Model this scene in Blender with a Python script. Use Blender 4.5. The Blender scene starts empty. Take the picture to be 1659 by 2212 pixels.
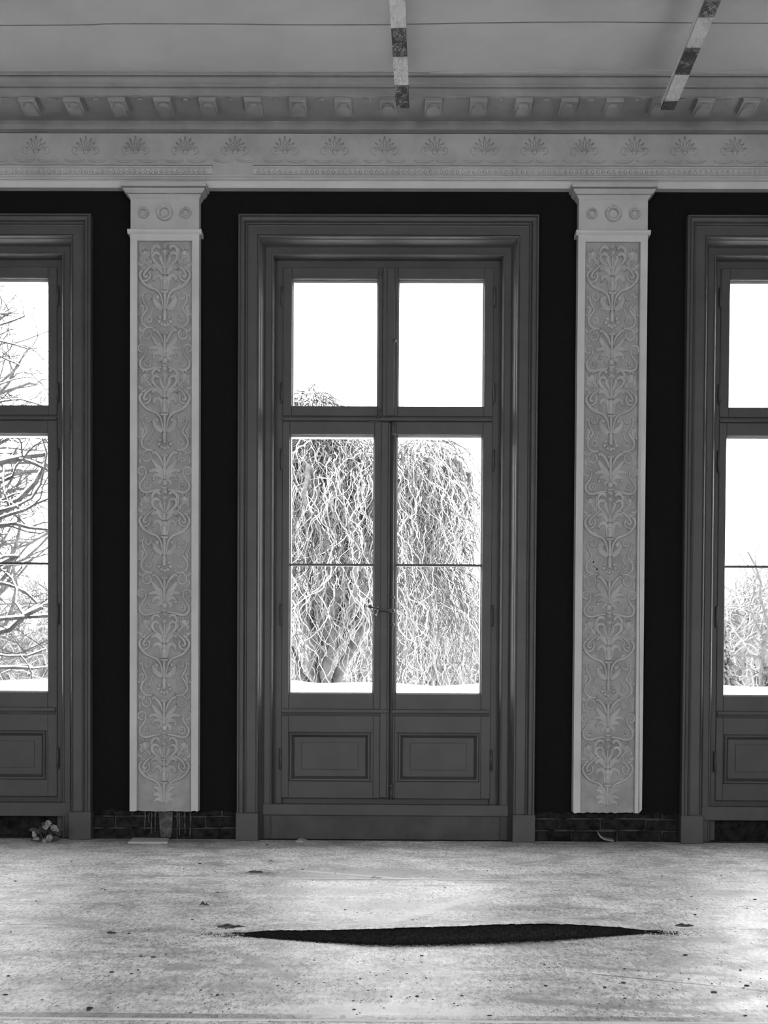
import bpy, math, random
from mathutils import Vector, Matrix
random.seed(7)
SC = bpy.context.scene
COL = SC.collection
# ------------------------------------------------------------------ camera
FPX, CAMP = 2600.0, Vector((0.01131, -6.5, 0.67883))
YAW, PITCH, ROLL, SX, SY = -0.00837, -0.02234, 0.00555, -13.526, 496.943
_F = Vector((math.sin(YAW)*math.cos(PITCH), math.cos(YAW)*math.cos(PITCH), math.sin(PITCH)))
_R = Vector((math.cos(YAW), -math.sin(YAW), 0)); _U = _R.cross(_F)
_R2 = _R*math.cos(ROLL) + _U*math.sin(ROLL); _U2 = _U*math.cos(ROLL) - _R*math.sin(ROLL)
cam = bpy.data.cameras.new('camera'); camo = bpy.data.objects.new('camera', cam); COL.objects.link(camo)
camo.matrix_world = Matrix(((_R2.x, _U2.x, -_F.x, CAMP.x), (_R2.y, _U2.y, -_F.y, CAMP.y), (_R2.z, _U2.z, -_F.z, CAMP.z), (0, 0, 0, 1)))
cam.sensor_width = 36; cam.lens = FPX*36/2212; cam.shift_x = -SX/2212; cam.shift_y = SY/2212
cam.clip_start = 0.05; cam.clip_end = 400
SC.camera = camo
# ------------------------------------------------------------------ light: an overcast winter sky, daylight only
SKY = 13.5
wd = bpy.data.worlds.new('overcast_sky'); SC.world = wd; wd.use_nodes = True
bgn = wd.node_tree.nodes['Background']; bgn.inputs['Color'].default_value = (1, 1, 1, 1); bgn.inputs['Strength'].default_value = SKY
vs = SC.view_settings
vs.view_transform = 'Standard'; vs.look = 'None'; vs.exposure = 0.0; vs.gamma = 1.0; vs.use_curve_mapping = False
SC.cycles.max_bounces = 7; SC.cycles.diffuse_bounces = 5; SC.cycles.glossy_bounces = 2; SC.cycles.transparent_max_bounces = 8; SC.cycles.adaptive_threshold = 0.03
SC.cycles.caustics_reflective = False; SC.cycles.caustics_refractive = False
def portal(x, y, z, w, h, rx):
    l = bpy.data.lights.new('daylight_portal', 'AREA'); l.shape = 'RECTANGLE'; l.size = w; l.size_y = h
    l.cycles.is_portal = True
    o = bpy.data.objects.new('daylight_portal', l); COL.objects.link(o); o.location = (x, y, z); o.rotation_euler = rx
# ------------------------------------------------------------------ pixel helpers (photograph pixel -> point at a real depth / height)
def ray(px, py): return _F + _R2*((px-829.5-SX)/FPX) - _U2*((py-1106-SY)/FPX)
def W(px, py, Y):
    d = ray(px, py); t = (Y-CAMP.y)/d.y; p = CAMP + d*t; return p.x, p.z
def FL(px, py, Z=0.0):
    d = ray(px, py); t = (Z-CAMP.z)/d.z; p = CAMP + d*t; return p.x, p.y
def zc(py, Y): return W(838, py, Y)[1]
# ------------------------------------------------------------------ materials
MATS = {}
def nd(nt, t, **kw):
    n = nt.nodes.new(t)
    for k, v in kw.items(): setattr(n, k, v)
    return n
def g(v): return (v, v, v, 1)
def mat(name, lo, hi=None, scale=8, rough=0.6, bump=0.0, bscale=None, detail=4, spec=0.3, stretch=(1, 1, 1), metal=0.0, bdist=0.004):
    m = bpy.data.materials.new(name); m.use_nodes = True; nt = m.node_tree; b = nt.nodes['Principled BSDF']
    b.inputs['Roughness'].default_value = rough; b.inputs['Specular IOR Level'].default_value = spec; b.inputs['Metallic'].default_value = metal
    tc = nd(nt, 'ShaderNodeTexCoord'); mp = nd(nt, 'ShaderNodeMapping'); mp.inputs['Scale'].default_value = stretch
    geo = nd(nt, 'ShaderNodeNewGeometry'); nt.links.new(geo.outputs['Position'], mp.inputs['Vector'])
    if hi is None: b.inputs['Base Color'].default_value = g(lo)
    else:
        n = nd(nt, 'ShaderNodeTexNoise'); n.inputs['Scale'].default_value = scale; n.inputs['Detail'].default_value = detail; n.inputs['Roughness'].default_value = 0.65
        nt.links.new(mp.outputs[0], n.inputs['Vector'])
        r = nd(nt, 'ShaderNodeValToRGB'); r.color_ramp.elements[0].position = 0.34; r.color_ramp.elements[1].position = 0.66
        r.color_ramp.elements[0].color = g(lo); r.color_ramp.elements[1].color = g(hi)
        nt.links.new(n.outputs[0], r.inputs[0]); nt.links.new(r.outputs[0], b.inputs['Base Color'])
    if bump:
        n2 = nd(nt, 'ShaderNodeTexNoise'); n2.inputs['Scale'].default_value = bscale or scale*3; n2.inputs['Detail'].default_value = 5
        nt.links.new(mp.outputs[0], n2.inputs['Vector'])
        bp = nd(nt, 'ShaderNodeBump'); bp.inputs['Strength'].default_value = bump; bp.inputs['Distance'].default_value = bdist
        nt.links.new(n2.outputs[0], bp.inputs['Height']); nt.links.new(bp.outputs[0], b.inputs['Normal'])
    MATS[name] = m; return m
mat('black_wallpaper', 0.0075, 0.012, 90, 0.9, 0.3, 160, spec=0.1)
mat('wall_core', 0.55, 0.65, 12, 0.9)
mat('apron_dirt_shade', 0.055, 0.085, 6, 0.6, 0.15, 40)  # scuff dirt plus recess shade put into the colour of the lower apron
mat('grey_paint', 0.070, 0.086, 5, 0.42, 0.08, 60, spec=0.28, bdist=0.001)
mat('old_brass', 0.15, 0.3, 40, 0.35, metal=0.7)
mat('iron', 0.06, 0.1, 40, 0.45, metal=0.6)
mat('cornice_plaster', 0.26, 0.34, 4, 0.8, 0.15, 60, spec=0.2)  # darker than the other plaster: soffit and cornice shade put into the colour
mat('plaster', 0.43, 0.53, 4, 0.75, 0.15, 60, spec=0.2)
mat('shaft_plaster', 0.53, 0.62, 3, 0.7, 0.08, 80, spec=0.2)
mat('relief_ground', 0.30, 0.41, 9, 0.8, 0.25, 90, spec=0.2)  # darker than the ornament: grime plus recess shade put into the colour
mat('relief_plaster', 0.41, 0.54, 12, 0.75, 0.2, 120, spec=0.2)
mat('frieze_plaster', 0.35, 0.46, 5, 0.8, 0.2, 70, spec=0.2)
mat('ceiling_paint', 0.38, 0.46, 1.5, 0.85, 0.1, 50, spec=0.15)
mat('inner_wall', 0.30, 0.38, 2, 0.85)
mat('brick', 0.008, 0.035, 22, 0.95, 0.8, 60, spec=0.1)
mat('mortar', 0.01, 0.12, 14, 0.95, 0.6, 60, spec=0.1)
mat('lime_drip', 0.05, 0.16, 30, 0.95, 0.5, 90, spec=0.1)
mat('felt', 0.012, 0.045, 140, 1.0, 1.0, 260, spec=0.0, bdist=0.006)
mat('scrap_dark', 0.02, 0.08, 30, 0.8)
mat('scrap_light', 0.35, 0.6, 30, 0.7)
mat('paper', 0.22, 0.3, 10, 0.8); mat('cardboard', 0.5, 0.6, 10, 0.8)
mat('white_wood', 0.5, 0.62, 10, 0.6)
mat('snow', 0.80, 0.86, 3, 0.7, 0.4, 8, spec=0.2, bdist=0.03)
mat('wood_dark', 0.03, 0.08, 6, 0.9, spec=0.1)
mat('wood_frost', 0.09, 0.20, 9, 0.9, spec=0.1)
mat('bark_open', 0.010, 0.04, 9, 0.9, spec=0.1); mat('bark_mid', 0.03, 0.06, 5, 0.9, spec=0.1)
mat('wood_pale', 0.12, 0.17, 3, 0.9, spec=0.1)
mat('needle', 0.02, 0.09, 9, 0.9, spec=0.1)
mat('petal', 0.15, 0.5, 25, 0.8); mat('leaf_dry', 0.03, 0.10, 25, 0.8)
def tape(name, c, r):
    m = mat(name, c, c*1.1+0.01, 30, r, 1.0, 16, spec=0.8, bdist=0.035, stretch=(1.8, 0.7, 1)); return m
tape('tape_black', 0.010, 0.13); tape('tape_white', 0.46, 0.16)
m = bpy.data.materials.new('glass'); m.use_nodes = True; nt = m.node_tree; nt.nodes.clear()
out = nd(nt, 'ShaderNodeOutputMaterial'); mx = nd(nt, 'ShaderNodeMixShader'); tr = nd(nt, 'ShaderNodeBsdfTransparent'); gl = nd(nt, 'ShaderNodeBsdfGlossy')
tr.inputs[0].default_value = (0.97, 0.97, 0.97, 1); gl.inputs['Roughness'].default_value = 0.03; mx.inputs[0].default_value = 0.035
nt.links.new(tr.outputs[0], mx.inputs[1]); nt.links.new(gl.outputs[0], mx.inputs[2]); nt.links.new(mx.outputs[0], out.inputs[0]); MATS['glass'] = m
# floor: worn light sheet flooring with dirt, flecks and scuffs
def floor_mat(name, base):
    m = bpy.data.materials.new(name); m.use_nodes = True; nt = m.node_tree; b = nt.nodes['Principled BSDF']; L = nt.links.new
    geo = nd(nt, 'ShaderNodeNewGeometry')
    def noise(scale, detail, st=(1, 1, 1), rough=0.6, dist=0.0):
        mp = nd(nt, 'ShaderNodeMapping'); mp.inputs['Scale'].default_value = st; L(geo.outputs['Position'], mp.inputs['Vector'])
        n = nd(nt, 'ShaderNodeTexNoise'); n.inputs['Scale'].default_value = scale; n.inputs['Detail'].default_value = detail
        n.inputs['Roughness'].default_value = rough; n.inputs['Distortion'].default_value = dist; L(mp.outputs[0], n.inputs['Vector']); return n.outputs[0]
    def ramp(src, p0, p1, c0=0.0, c1=1.0):
        r = nd(nt, 'ShaderNodeValToRGB'); r.color_ramp.elements[0].position = p0; r.color_ramp.elements[1].position = p1
        r.color_ramp.elements[0].color = g(c0); r.color_ramp.elements[1].color = g(c1); L(src, r.inputs[0]); return r.outputs[0]
    def mul(a, c, fac=1.0):
        x = nd(nt, 'ShaderNodeMix', data_type='RGBA', blend_type='MULTIPLY'); x.inputs['Factor'].default_value = fac
        L(a, x.inputs[6]); L(c, x.inputs[7]); return x.outputs[2]
    def mxm(a, c):
        x = nd(nt, 'ShaderNodeMath', operation='MAXIMUM'); L(a, x.inputs[0]); L(c, x.inputs[1]); return x.outputs[0]
    def lay(a, c, fac):                                                                       # tint by a mask
        x = nd(nt, 'ShaderNodeMix', data_type='RGBA'); L(fac, x.inputs[0]); L(a, x.inputs[6]); x.inputs[7].default_value = g(c); return x.outputs[2]
    def mth(op, a, c):
        x = nd(nt, 'ShaderNodeMath', operation=op)
        for i, q in enumerate((a, c)):
            if isinstance(q, (int, float)): x.inputs[i].default_value = q
            else: L(q, x.inputs[i])
        return x.outputs[0]
    sep = nd(nt, 'ShaderNodeSeparateXYZ'); L(geo.outputs['Position'], sep.inputs[0])
    nfine = noise(40, 7, (1, 0.5, 1), 0.75); nmid = noise(5, 6, (1, 0.8, 1), 0.7)
    c = ramp(noise(1.1, 6, (0.7, 1.0, 1)), 0.34, 0.66, base*0.70, base*1.05)
    c = mul(c, ramp(noise(7, 9, (0.8, 0.7, 1), 0.78, 0.4), 0.38, 0.56, 0.52, 1.0))          # grime patches
    c = mul(c, ramp(noise(70, 6, (1, 0.35, 1), 0.8), 0.38, 0.54, 0.38, 1.0))                 # grain
    fl = mxm(ramp(noise(170, 3, (1, 0.3, 1), 0.7, 0.6), 0.38, 0.43), ramp(noise(2.6, 5), 0.44, 0.64))
    c = mul(c, ramp(fl, 0.0, 0.6, 0.10, 1.0))                                                # dark flecks in patches
    nz = noise(26, 3, (1, 0.45, 1), 0.55, 1.6)                                               # hair thin curved scratches in patches
    a2 = mth('ABSOLUTE', mth('SUBTRACT', nz, 0.5), 0)
    sc = mxm(ramp(a2, 0.005, 0.016), ramp(noise(4, 4), 0.48, 0.56))
    c = mul(c, ramp(sc, 0.0, 0.7, 0.2, 1.0))
    c = mul(c, ramp(noise(3.2, 4, (0.35, 2.2, 1), 0.6, 0.8), 0.30, 0.46, 0.62, 1.0))         # long dragging scuffs
    # worn stain before the central door
    def blot(px, py, rx, ry, val, k):
        nonlocal c
        cx, cy = FL(px, py); dx = mth('DIVIDE', mth('SUBTRACT', sep.outputs[0], cx), rx); dy = mth('DIVIDE', mth('SUBTRACT', sep.outputs[1], cy), ry)
        d = mth('ADD', mth('MULTIPLY', dx, dx), mth('MULTIPLY', dy, dy)); d = mth('ADD', d, mth('MULTIPLY', mth('SUBTRACT', nfine, 0.5), 3.2))
        d = mth('ADD', d, mth('MULTIPLY', mth('SUBTRACT', nmid, 0.5), 2.5)); c = lay(c, val, ramp(d, 0.45, 1.25, k, 0.0))
    def streak(px0, py0, px1, py1, w, val, k):
        nonlocal c
        A = Vector(FL(px0, py0)); B = Vector(FL(px1, py1)); D = (B-A); ln = D.length; D /= ln
        ux, uy = mth('SUBTRACT', sep.outputs[0], A.x), mth('SUBTRACT', sep.outputs[1], A.y)
        t = mth('ADD', mth('MULTIPLY', ux, D.x), mth('MULTIPLY', uy, D.y)); n = mth('ADD', mth('MULTIPLY', ux, -D.y), mth('MULTIPLY', uy, D.x))
        t = mth('DIVIDE', mth('ABSOLUTE', mth('SUBTRACT', t, ln/2), 0), ln/2); n = mth('DIVIDE', mth('ABSOLUTE', n, 0), w)
        d = mth('ADD', mth('MAXIMUM', mth('POWER', t, 4), n), mth('MULTIPLY', mth('SUBTRACT', nfine, 0.5), 2.6)); c = lay(c, val, ramp(d, 0.4, 1.1, k, 0.0))
    blot(790, 1888, 0.52, 0.26, 0.16, 0.75); blot(880, 1955, 0.42, 0.16, 0.26, 0.5); blot(560, 1886, 0.10, 0.05, 0.05, 0.8); blot(700, 1925, 0.30, 0.12, 0.26, 0.5)
    streak(640, 1880, 930, 1902, 0.02, 0.62, 0.8); streak(800, 2000, 1060, 1930, 0.05, 0.75, 0.55); streak(640, 1940, 830, 1990, 0.03, 0.72, 0.35)
    streak(1190, 2085, 1659, 2112, 0.025, 0.22, 0.6); streak(1240, 2100, 1700, 2145, 0.008, 0.05, 0.8); streak(470, 2040, 650, 2120, 0.03, 0.3, 0.6); streak(1100, 2160, 1700, 2200, 0.03, 0.2, 0.7); streak(-40, 2195, 700, 2190, 0.008, 0.3, 0.7)
    blot(390, 2090, 0.08, 0.06, 0.25, 0.6); blot(60, 2062, 0.05, 0.03, 0.2, 0.6); blot(1530, 2030, 0.12, 0.05, 0.2, 0.6); blot(1580, 1930, 0.18, 0.1, 0.3, 0.5); blot(520, 2130, 0.10, 0.06, 0.28, 0.5)
    blot(850, 2185, 0.35, 0.08, 0.85, 0.7)  # pale blot: sheen of the window on the floor put into the colour
    L(c, b.inputs['Base Color'])
    b.inputs['Specular IOR Level'].default_value = 0.45
    rr = ramp(noise(7, 5), 0.3, 0.7, 0.30, 0.58); L(rr, b.inputs['Roughness'])
    bp = nd(nt, 'ShaderNodeBump'); bp.inputs['Strength'].default_value = 0.5; bp.inputs['Distance'].default_value = 0.004
    L(noise(30, 6, (0.7, 1.3, 1), 0.7), bp.inputs['Height']); L(bp.outputs[0], b.inputs['Normal'])
    MATS[name] = m
floor_mat('floor_sheeting', 1.0); floor_mat('worn_sheeting', 0.5)
mat('subfloor', 0.06, 0.12, 12, 0.9); mat('seam_strip', 0.62, 0.75, 10, 0.5)
# ------------------------------------------------------------------ mesh helpers
class MB:
    def __init__(s): s.v = []; s.f = []
    def quad(s, a, b, c, d):
        i = len(s.v); s.v += [a, b, c, d]; s.f.append((i, i+1, i+2, i+3)); return s
    def box(s, x0, x1, y0, y1, z0, z1, c=0.0):
        if x0 > x1: x0, x1 = x1, x0
        if y0 > y1: y0, y1 = y1, y0
        if z0 > z1: z0, z1 = z1, z0
        i = len(s.v)
        if c <= 0:
            s.v += [(x, y, z) for x in (x0, x1) for y in (y0, y1) for z in (z0, z1)]
            s.f += [tuple(i+k for k in q) for q in ((0, 1, 3, 2), (4, 6, 7, 5), (0, 4, 5, 1), (2, 3, 7, 6), (0, 2, 6, 4), (1, 5, 7, 3))]
            return s
        X = (x0, x1); Y = (y0, y1); Z = (z0, z1); idx = {}
        for a in (0, 1):
            for b in (0, 1):
                for d in (0, 1):
                    for k in range(3):
                        p = [X[a], Y[b], Z[d]]; o = (a, b, d)
                        for j in range(3):
                            if j != k: p[j] += c if o[j] == 0 else -c
                        idx[(a, b, d, k)] = len(s.v); s.v.append(tuple(p))
        for k in range(3):
            j, l = [q for q in range(3) if q != k]
            for side in (0, 1):
                q = []
                for (u, w) in ((0, 0), (1, 0), (1, 1), (0, 1)):
                    o = [0, 0, 0]; o[k] = side; o[j] = u; o[l] = w; q.append(idx[(*o, k)])
                s.f.append(tuple(q))
        for k in range(3):
            j, l = [q for q in range(3) if q != k]
            for u in (0, 1):
                for w in (0, 1):
                    o = [0, 0, 0]; o[j] = u; o[l] = w; p = list(o); p[k] = 1
                    s.f.append((idx[(*o, j)], idx[(*p, j)], idx[(*p, l)], idx[(*o, l)]))
        for a in (0, 1):
            for b in (0, 1):
                for d in (0, 1): s.f.append(tuple(idx[(a, b, d, k)] for k in range(3)))
        return s
    def extrude_x(s, prof, x0, x1, caps=True):
        i = len(s.v); n = len(prof)
        s.v += [(x0, y, z) for y, z in prof] + [(x1, y, z) for y, z in prof]
        for k in range(n): s.f.append((i+k, i+(k+1) % n, i+n+(k+1) % n, i+n+k))
        if caps: s.f.append(tuple(range(i, i+n))); s.f.append(tuple(range(i+2*n-1, i+n-1, -1)))
        return s
    def poly_y(s, pts, y0, y1):           # outline in XZ pushed along Y
        i = len(s.v); n = len(pts)
        s.v += [(x, y0, z) for x, z in pts] + [(x, y1, z) for x, z in pts]
        for k in range(n): s.f.append((i+k, i+(k+1) % n, i+n+(k+1) % n, i+n+k))
        s.f.append(tuple(range(i, i+n))); s.f.append(tuple(range(i+2*n-1, i+n-1, -1))); return s
    def poly_z(s, pts, z0, z1):
        i = len(s.v); n = len(pts)
        s.v += [(x, y, z0) for x, y in pts] + [(x, y, z1) for x, y in pts]
        for k in range(n): s.f.append((i+k, i+(k+1) % n, i+n+(k+1) % n, i+n+k))
        s.f.append(tuple(range(i, i+n))); s.f.append(tuple(range(i+2*n-1, i+n-1, -1))); return s
    def tube(s, pts, rad, sides=6, flat=(1, 1, 1), caps=True):
        pts = [Vector(p) for p in pts]; n = len(pts)
        if not hasattr(rad, '__len__'): rad = [rad]*n
        i = len(s.v); up = None
        for k, p in enumerate(pts):
            d = (pts[min(k+1, n-1)] - pts[max(k-1, 0)])
            if d.length < 1e-9: d = Vector((0, 0, 1))
            d.normalize()
            if up is None:
                up = Vector((0, 1, 0)) if abs(d.y) < 0.9 else Vector((1, 0, 0))
            a = d.cross(up)
            if a.length < 1e-6: a = d.orthogonal()
            a.normalize(); b = a.cross(d).normalized(); up = b
            for q in range(sides):
                t = 2*math.pi*q/sides; o = (a*math.cos(t) + b*math.sin(t))*rad[k]
                s.v.append((p.x+o.x*flat[0], p.y+o.y*flat[1], p.z+o.z*flat[2]))
        for k in range(n-1):
            for q in range(sides):
                s.f.append((i+k*sides+q, i+k*sides+(q+1) % sides, i+(k+1)*sides+(q+1) % sides, i+(k+1)*sides+q))
        if caps:
            s.f.append(tuple(i+q for q in range(sides-1, -1, -1))); s.f.append(tuple(i+(n-1)*sides+q for q in range(sides)))
        return s
    def ball(s, c, r, seg=8, rings=5):
        if not hasattr(r, '__len__'): r = (r, r, r)
        i = len(s.v); s.v.append((c[0], c[1], c[2]+r[2]))
        for a in range(1, rings):
            ph = math.pi*a/rings
            for q in range(seg):
                t = 2*math.pi*q/seg
                s.v.append((c[0]+r[0]*math.sin(ph)*math.cos(t), c[1]+r[1]*math.sin(ph)*math.sin(t), c[2]+r[2]*math.cos(ph)))
        s.v.append((c[0], c[1], c[2]-r[2])); e = len(s.v)-1
        for q in range(seg): s.f.append((i, i+1+q, i+1+(q+1) % seg))
        for a in range(rings-2):
            for q in range(seg):
                b = i+1+a*seg; s.f.append((b+q, b+seg+q, b+seg+(q+1) % seg, b+(q+1) % seg))
        b = i+1+(rings-2)*seg
        for q in range(seg): s.f.append((b+q, e, b+(q+1) % seg))
        return s
    def mesh(s, name, m, smooth=False):
        me = bpy.data.meshes.new(name); me.from_pydata(s.v, [], s.f)
        me.materials.append(MATS[m])
        if smooth: me.polygons.foreach_set('use_smooth', [True]*len(me.polygons))
        me.update(); return me
    def build(s, name, m, parent=None, smooth=False, loc=None):
        return put(name, s.mesh(name, m, smooth), parent, loc)
def put(name, me, parent=None, loc=None):
    o = bpy.data.objects.new(name, me); COL.objects.link(o)
    if parent: o.parent = parent
    if loc: o.location = loc
    return o
def empty(name, loc=(0, 0, 0)):
    o = bpy.data.objects.new(name, None); COL.objects.link(o); o.location = loc; o.empty_display_size = 0.1; return o
def tag(o, label=None, cat=None, group=None, kind=None):
    if label: o['label'] = label
    if cat: o['category'] = cat
    if group: o['group'] = group
    if kind: o['kind'] = kind
    return o
def catmull(p, n=6):
    out = []; q = [p[0]] + list(p) + [p[-1]]
    for i in range(1, len(q)-2):
        for k in range(n):
            t = k/n; a, b, c, d = q[i-1], q[i], q[i+1], q[i+2]
            out.append(tuple(0.5*((2*b[j])+(-a[j]+c[j])*t+(2*a[j]-5*b[j]+4*c[j]-d[j])*t*t+(-a[j]+3*b[j]-3*c[j]+d[j])*t**3) for j in range(len(b))))
    out.append(tuple(p[-1])); return out
# ================================================================== THE ROOM
DX = 2.386                      # spacing of the three glazed doors
RX, RY = 4.4, -12.0              # half width and far end of the room
ZCEIL = W(838, 158, -0.43)[1]
DOORS = (0.0, -DX, DX)
# --- floor
floor = MB().box(-RX, RX, RY, 0.25, -0.20, -0.004).build('floor', 'subfloor'); tag(floor, 'worn light sheet floor strewn with dirt, with a dark buckled fold', 'floor', kind='structure')
SEAM = [FL(838, 1900)[1], FL(838, 2002)[1], FL(838, 2194)[1], FL(838, 2205)[1]]
def sheet(y0, y1, lift=0.0): return MB().box(-RX, RX, y0, y1, -0.004, lift, 0.0).build('floor_sheet', 'floor_sheeting', floor)
sheet(SEAM[0]+0.002, 0.0); sheet(SEAM[1]+0.003, SEAM[0]-0.002); sheet(SEAM[2]+0.002, SEAM[1]-0.003); sheet(RY, SEAM[3]-0.003)
MB().box(-RX, RX, SEAM[3], SEAM[2], -0.004, 0.0015).build('joint_cover', 'worn_sheeting', floor)
x0, _ = FL(330, 1900); x1, _ = FL(1240, 1903)
MB().box(x0, x1, SEAM[0]-0.008, SEAM[0]+0.010, -0.003, 0.003, 0.001).build('seam_strip', 'seam_strip', floor)  # pale strip: light caught by the sheet edge, put into the colour
MB().box(-RX, RX, SEAM[3]-0.012, SEAM[3]-0.001, -0.003, 0.003, 0.001).build('seam_strip', 'seam_strip', floor)
# --- the buckled fold: a lifted sheet with its torn felt edge facing the room
top = [(500, 2019), (530, 2015), (580, 2011), (700, 2010), (800, 2008), (850, 2006), (950, 2003), (1050, 1999), (1160, 1996), (1260, 1999), (1330, 2003), (1380, 2009), (1430, 2015)]
bot = [(500, 2021), (530, 2022), (600, 2027), (700, 2034), (800, 2039), (850, 2040), (950, 2039), (1050, 2036), (1160, 2031), (1260, 2025), (1330, 2020), (1380, 2017), (1430, 2016)]
def interp(pl, x):
    for (a, b), (c, d) in zip(pl, pl[1:]):
        if a <= x <= c: return b+(d-b)*(x-a)/(c-a)
    return pl[-1][1]
fm = MB(); rm = MB(); N = 150; rows = []
for i in range(N+1):
    px = 500+930*i/N; xb, yb = FL(px, interp(bot, px)); yt = yb+0.045
    xt, zt = W(px, interp(top, px), yt); zt = max(zt, 0.001)+random.uniform(-0.0012, 0.0012)*(1 if zt > 0.01 else 0)
    rows.append((xb, yb, xt, yt, zt))
NP = 8
for i, (xb, yb, xt, yt, zt) in enumerate(rows):
    for k in range(NP+1):
        t = k/NP; ang = t*math.pi/2
        yy = yb+(yt-yb)*(1-math.cos(ang)); z = zt*math.sin(ang)
        j = 0.0015 if 0 < k < NP else 0
        fm.v.append((xb+(xt-xb)*t, yy-0.01*math.sin(math.pi*t)*min(1, zt/0.04)+random.uniform(-j, j), max(z-0.001, 0.0)+random.uniform(-j, j)*0.5))
    for k in range(7):
        t = k/6; s_ = 0.5+0.5*math.cos(math.pi*t)
        rm.v.append((xt, yt-0.004+0.42*t, zt*s_+0.0025*(1-t)-0.002*t))
for i in range(N):
    for k in range(NP): a = i*(NP+1)+k; fm.f.append((a, a+NP+1, a+NP+2, a+1))
    for k in range(6): a = i*7+k; rm.f.append((a, a+7, a+8, a+1))
fm.build('torn_felt_edge', 'felt', floor, True); rm.build('lifted_sheet', 'floor_sheeting', floor, True)
fz = MB()
for i in range(2600):
    r = random.choice(rows)
    if r[4] < 0.004: continue
    t = random.random(); a = t*math.pi/2; p = Vector((r[0]+random.uniform(-.01, .01), r[1]+(r[3]-r[1])*(1-math.cos(a))-0.006, r[4]*math.sin(a)))
    d = Vector((random.uniform(-.006, .006), random.uniform(-.006, 0.0), random.uniform(-.001, .006)))
    fz.tube([p, p+d], [0.0006, 0.0002], 3, caps=False)
for i in range(3800):  # dark fibres on the floor stand in for the fold's soft shadow
    r = random.choice(rows)
    if r[4] < 0.003: continue
    p = Vector((r[0]+random.uniform(-.02, .02), r[1]-abs(random.gauss(0, 0.014))*(0.4+r[4]/0.05), 0.0012)); a = random.uniform(0, 6.28); l = random.uniform(.002, .006)
    fz.tube([p, p+Vector((l*math.cos(a), l*math.sin(a), random.uniform(0, .002)))], [0.0008, 0.0005], 3, caps=False)
for i in range(500):
    e = random.choice((0, -1)); r = rows[e]; p = Vector((r[0]+random.gauss(0, 0.05), r[1]+random.gauss(0, 0.02), 0.0012)); a = random.uniform(0, 6.28); l = random.uniform(.002, .007)
    fz.tube([p, p+Vector((l*math.cos(a), l*math.sin(a), 0.001))], [0.0009, 0.0005], 3, caps=False)
tag(fz.build('fibres_and_fold_shade', 'felt', floor), kind='stuff')
# --- ceiling and its boards
ceil = MB().box(-RX, RX, RY, 0.36, ZCEIL+0.02, ZCEIL+0.2).build('ceiling', 'subfloor'); tag(ceil, 'flat grey plaster ceiling with a dark open joint', 'ceiling', kind='structure')
sm = [(-700, 54), (0, 55), (180, 54), (260, 51.5), (500, 52.5), (640, 54), (838, 53.5), (1000, 50.5), (1240, 48), (1420, 49), (1659, 50.5), (2300, 50)]
sp = [FL(a, b, ZCEIL) for a, b in catmull(sm, 4)]
sp[0] = (-RX, sp[0][1]); sp[-1] = (RX, sp[-1][1])
MB().poly_z([(-RX, 0.0)] + [(x, y+0.005) for x, y in sp] + [(RX, 0.0)], ZCEIL, ZCEIL+0.019).build('ceiling_board', 'ceiling_paint', ceil)
MB().poly_z([(-RX, -1.95)] + [(x, y-0.005) for x, y in sp] + [(RX, -1.95)], ZCEIL, ZCEIL+0.019).build('ceiling_board', 'ceiling_paint', ceil)
yy = -1.96
while yy > RY+0.1:
    y2 = max(yy-1.06, RY); MB().box(-RX, RX, y2+0.008, yy, ZCEIL, ZCEIL+0.019).build('ceiling_board', 'ceiling_paint', ceil); yy = y2
# --- north wall: masonry core with three openings, dark wallpapered skin, brick showing at the foot
OPW, OPT = 0.69, 3.23
core = MB(); skin = []
edges = [-RX, -DX-OPW, -DX+OPW, -OPW, OPW, DX-OPW, DX+OPW, RX]
for k in range(0, 8, 2):
    core.box(edges[k], edges[k+1], 0.03, 0.20, -0.1, ZCEIL+0.02)
    core.box(edges[k]+(0.16 if k else 0), edges[k+1]-(0.16 if k < 6 else 0), 0.20, 0.36, -0.1, ZCEIL+0.02)
for c in DOORS: core.box(c-OPW, c+OPW, 0.03, 0.20, OPT, ZCEIL+0.02); core.box(c-OPW-0.16, c+OPW+0.16, 0.20, 0.36, 3.42, ZCEIL+0.02); core.box(c-OPW, c+OPW, 0.18, 0.36, -0.1, 0.17)
wn = core.build('wall_north', 'wall_core'); tag(wn, 'black papered wall between the tall glazed doors', 'wall', kind='structure')
for c in DOORS: MB().box(c-OPW, c+OPW, 0.0, 0.03, OPT, ZCEIL).build('wall_covering', 'black_wallpaper', wn)
for k in range(0, 8, 2):
    a, b = edges[k], edges[k+1]; n = 60
    pts = [(b, ZCEIL), (a, ZCEIL)] + [(a+(b-a)*i/n, 0.157+random.uniform(-0.008, 0.008)+0.006*math.sin(i*0.7)) for i in range(n+1)]
    MB().poly_y(pts, 0.0, 0.03).build('wall_covering', 'black_wallpaper', wn)
    MB().box(a, b, 0.018, 0.03, 0.0, 0.165).build('mortar_bed', 'mortar', wn)
    if k in (2, 4):
        bl, bh = 0.235, 0.0535; lo, hi = a+0.112, b-0.112
        for r in range(3):
            x = lo - (0.12 if r % 2 else 0.03); z = 0.003+r*0.0625
            while x < hi:
                xa, xb = max(x, lo), min(x+bl, hi)
                if xb-xa > 0.02:
                    dz = random.uniform(-0.003, 0.003); dy = random.uniform(-0.004, 0.006)
                    MB().box(xa, xb, 0.004+dy, 0.03, z+dz, z+bh+dz, 0.004).build('brick', 'brick', wn)
                x += bl+0.009
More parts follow.
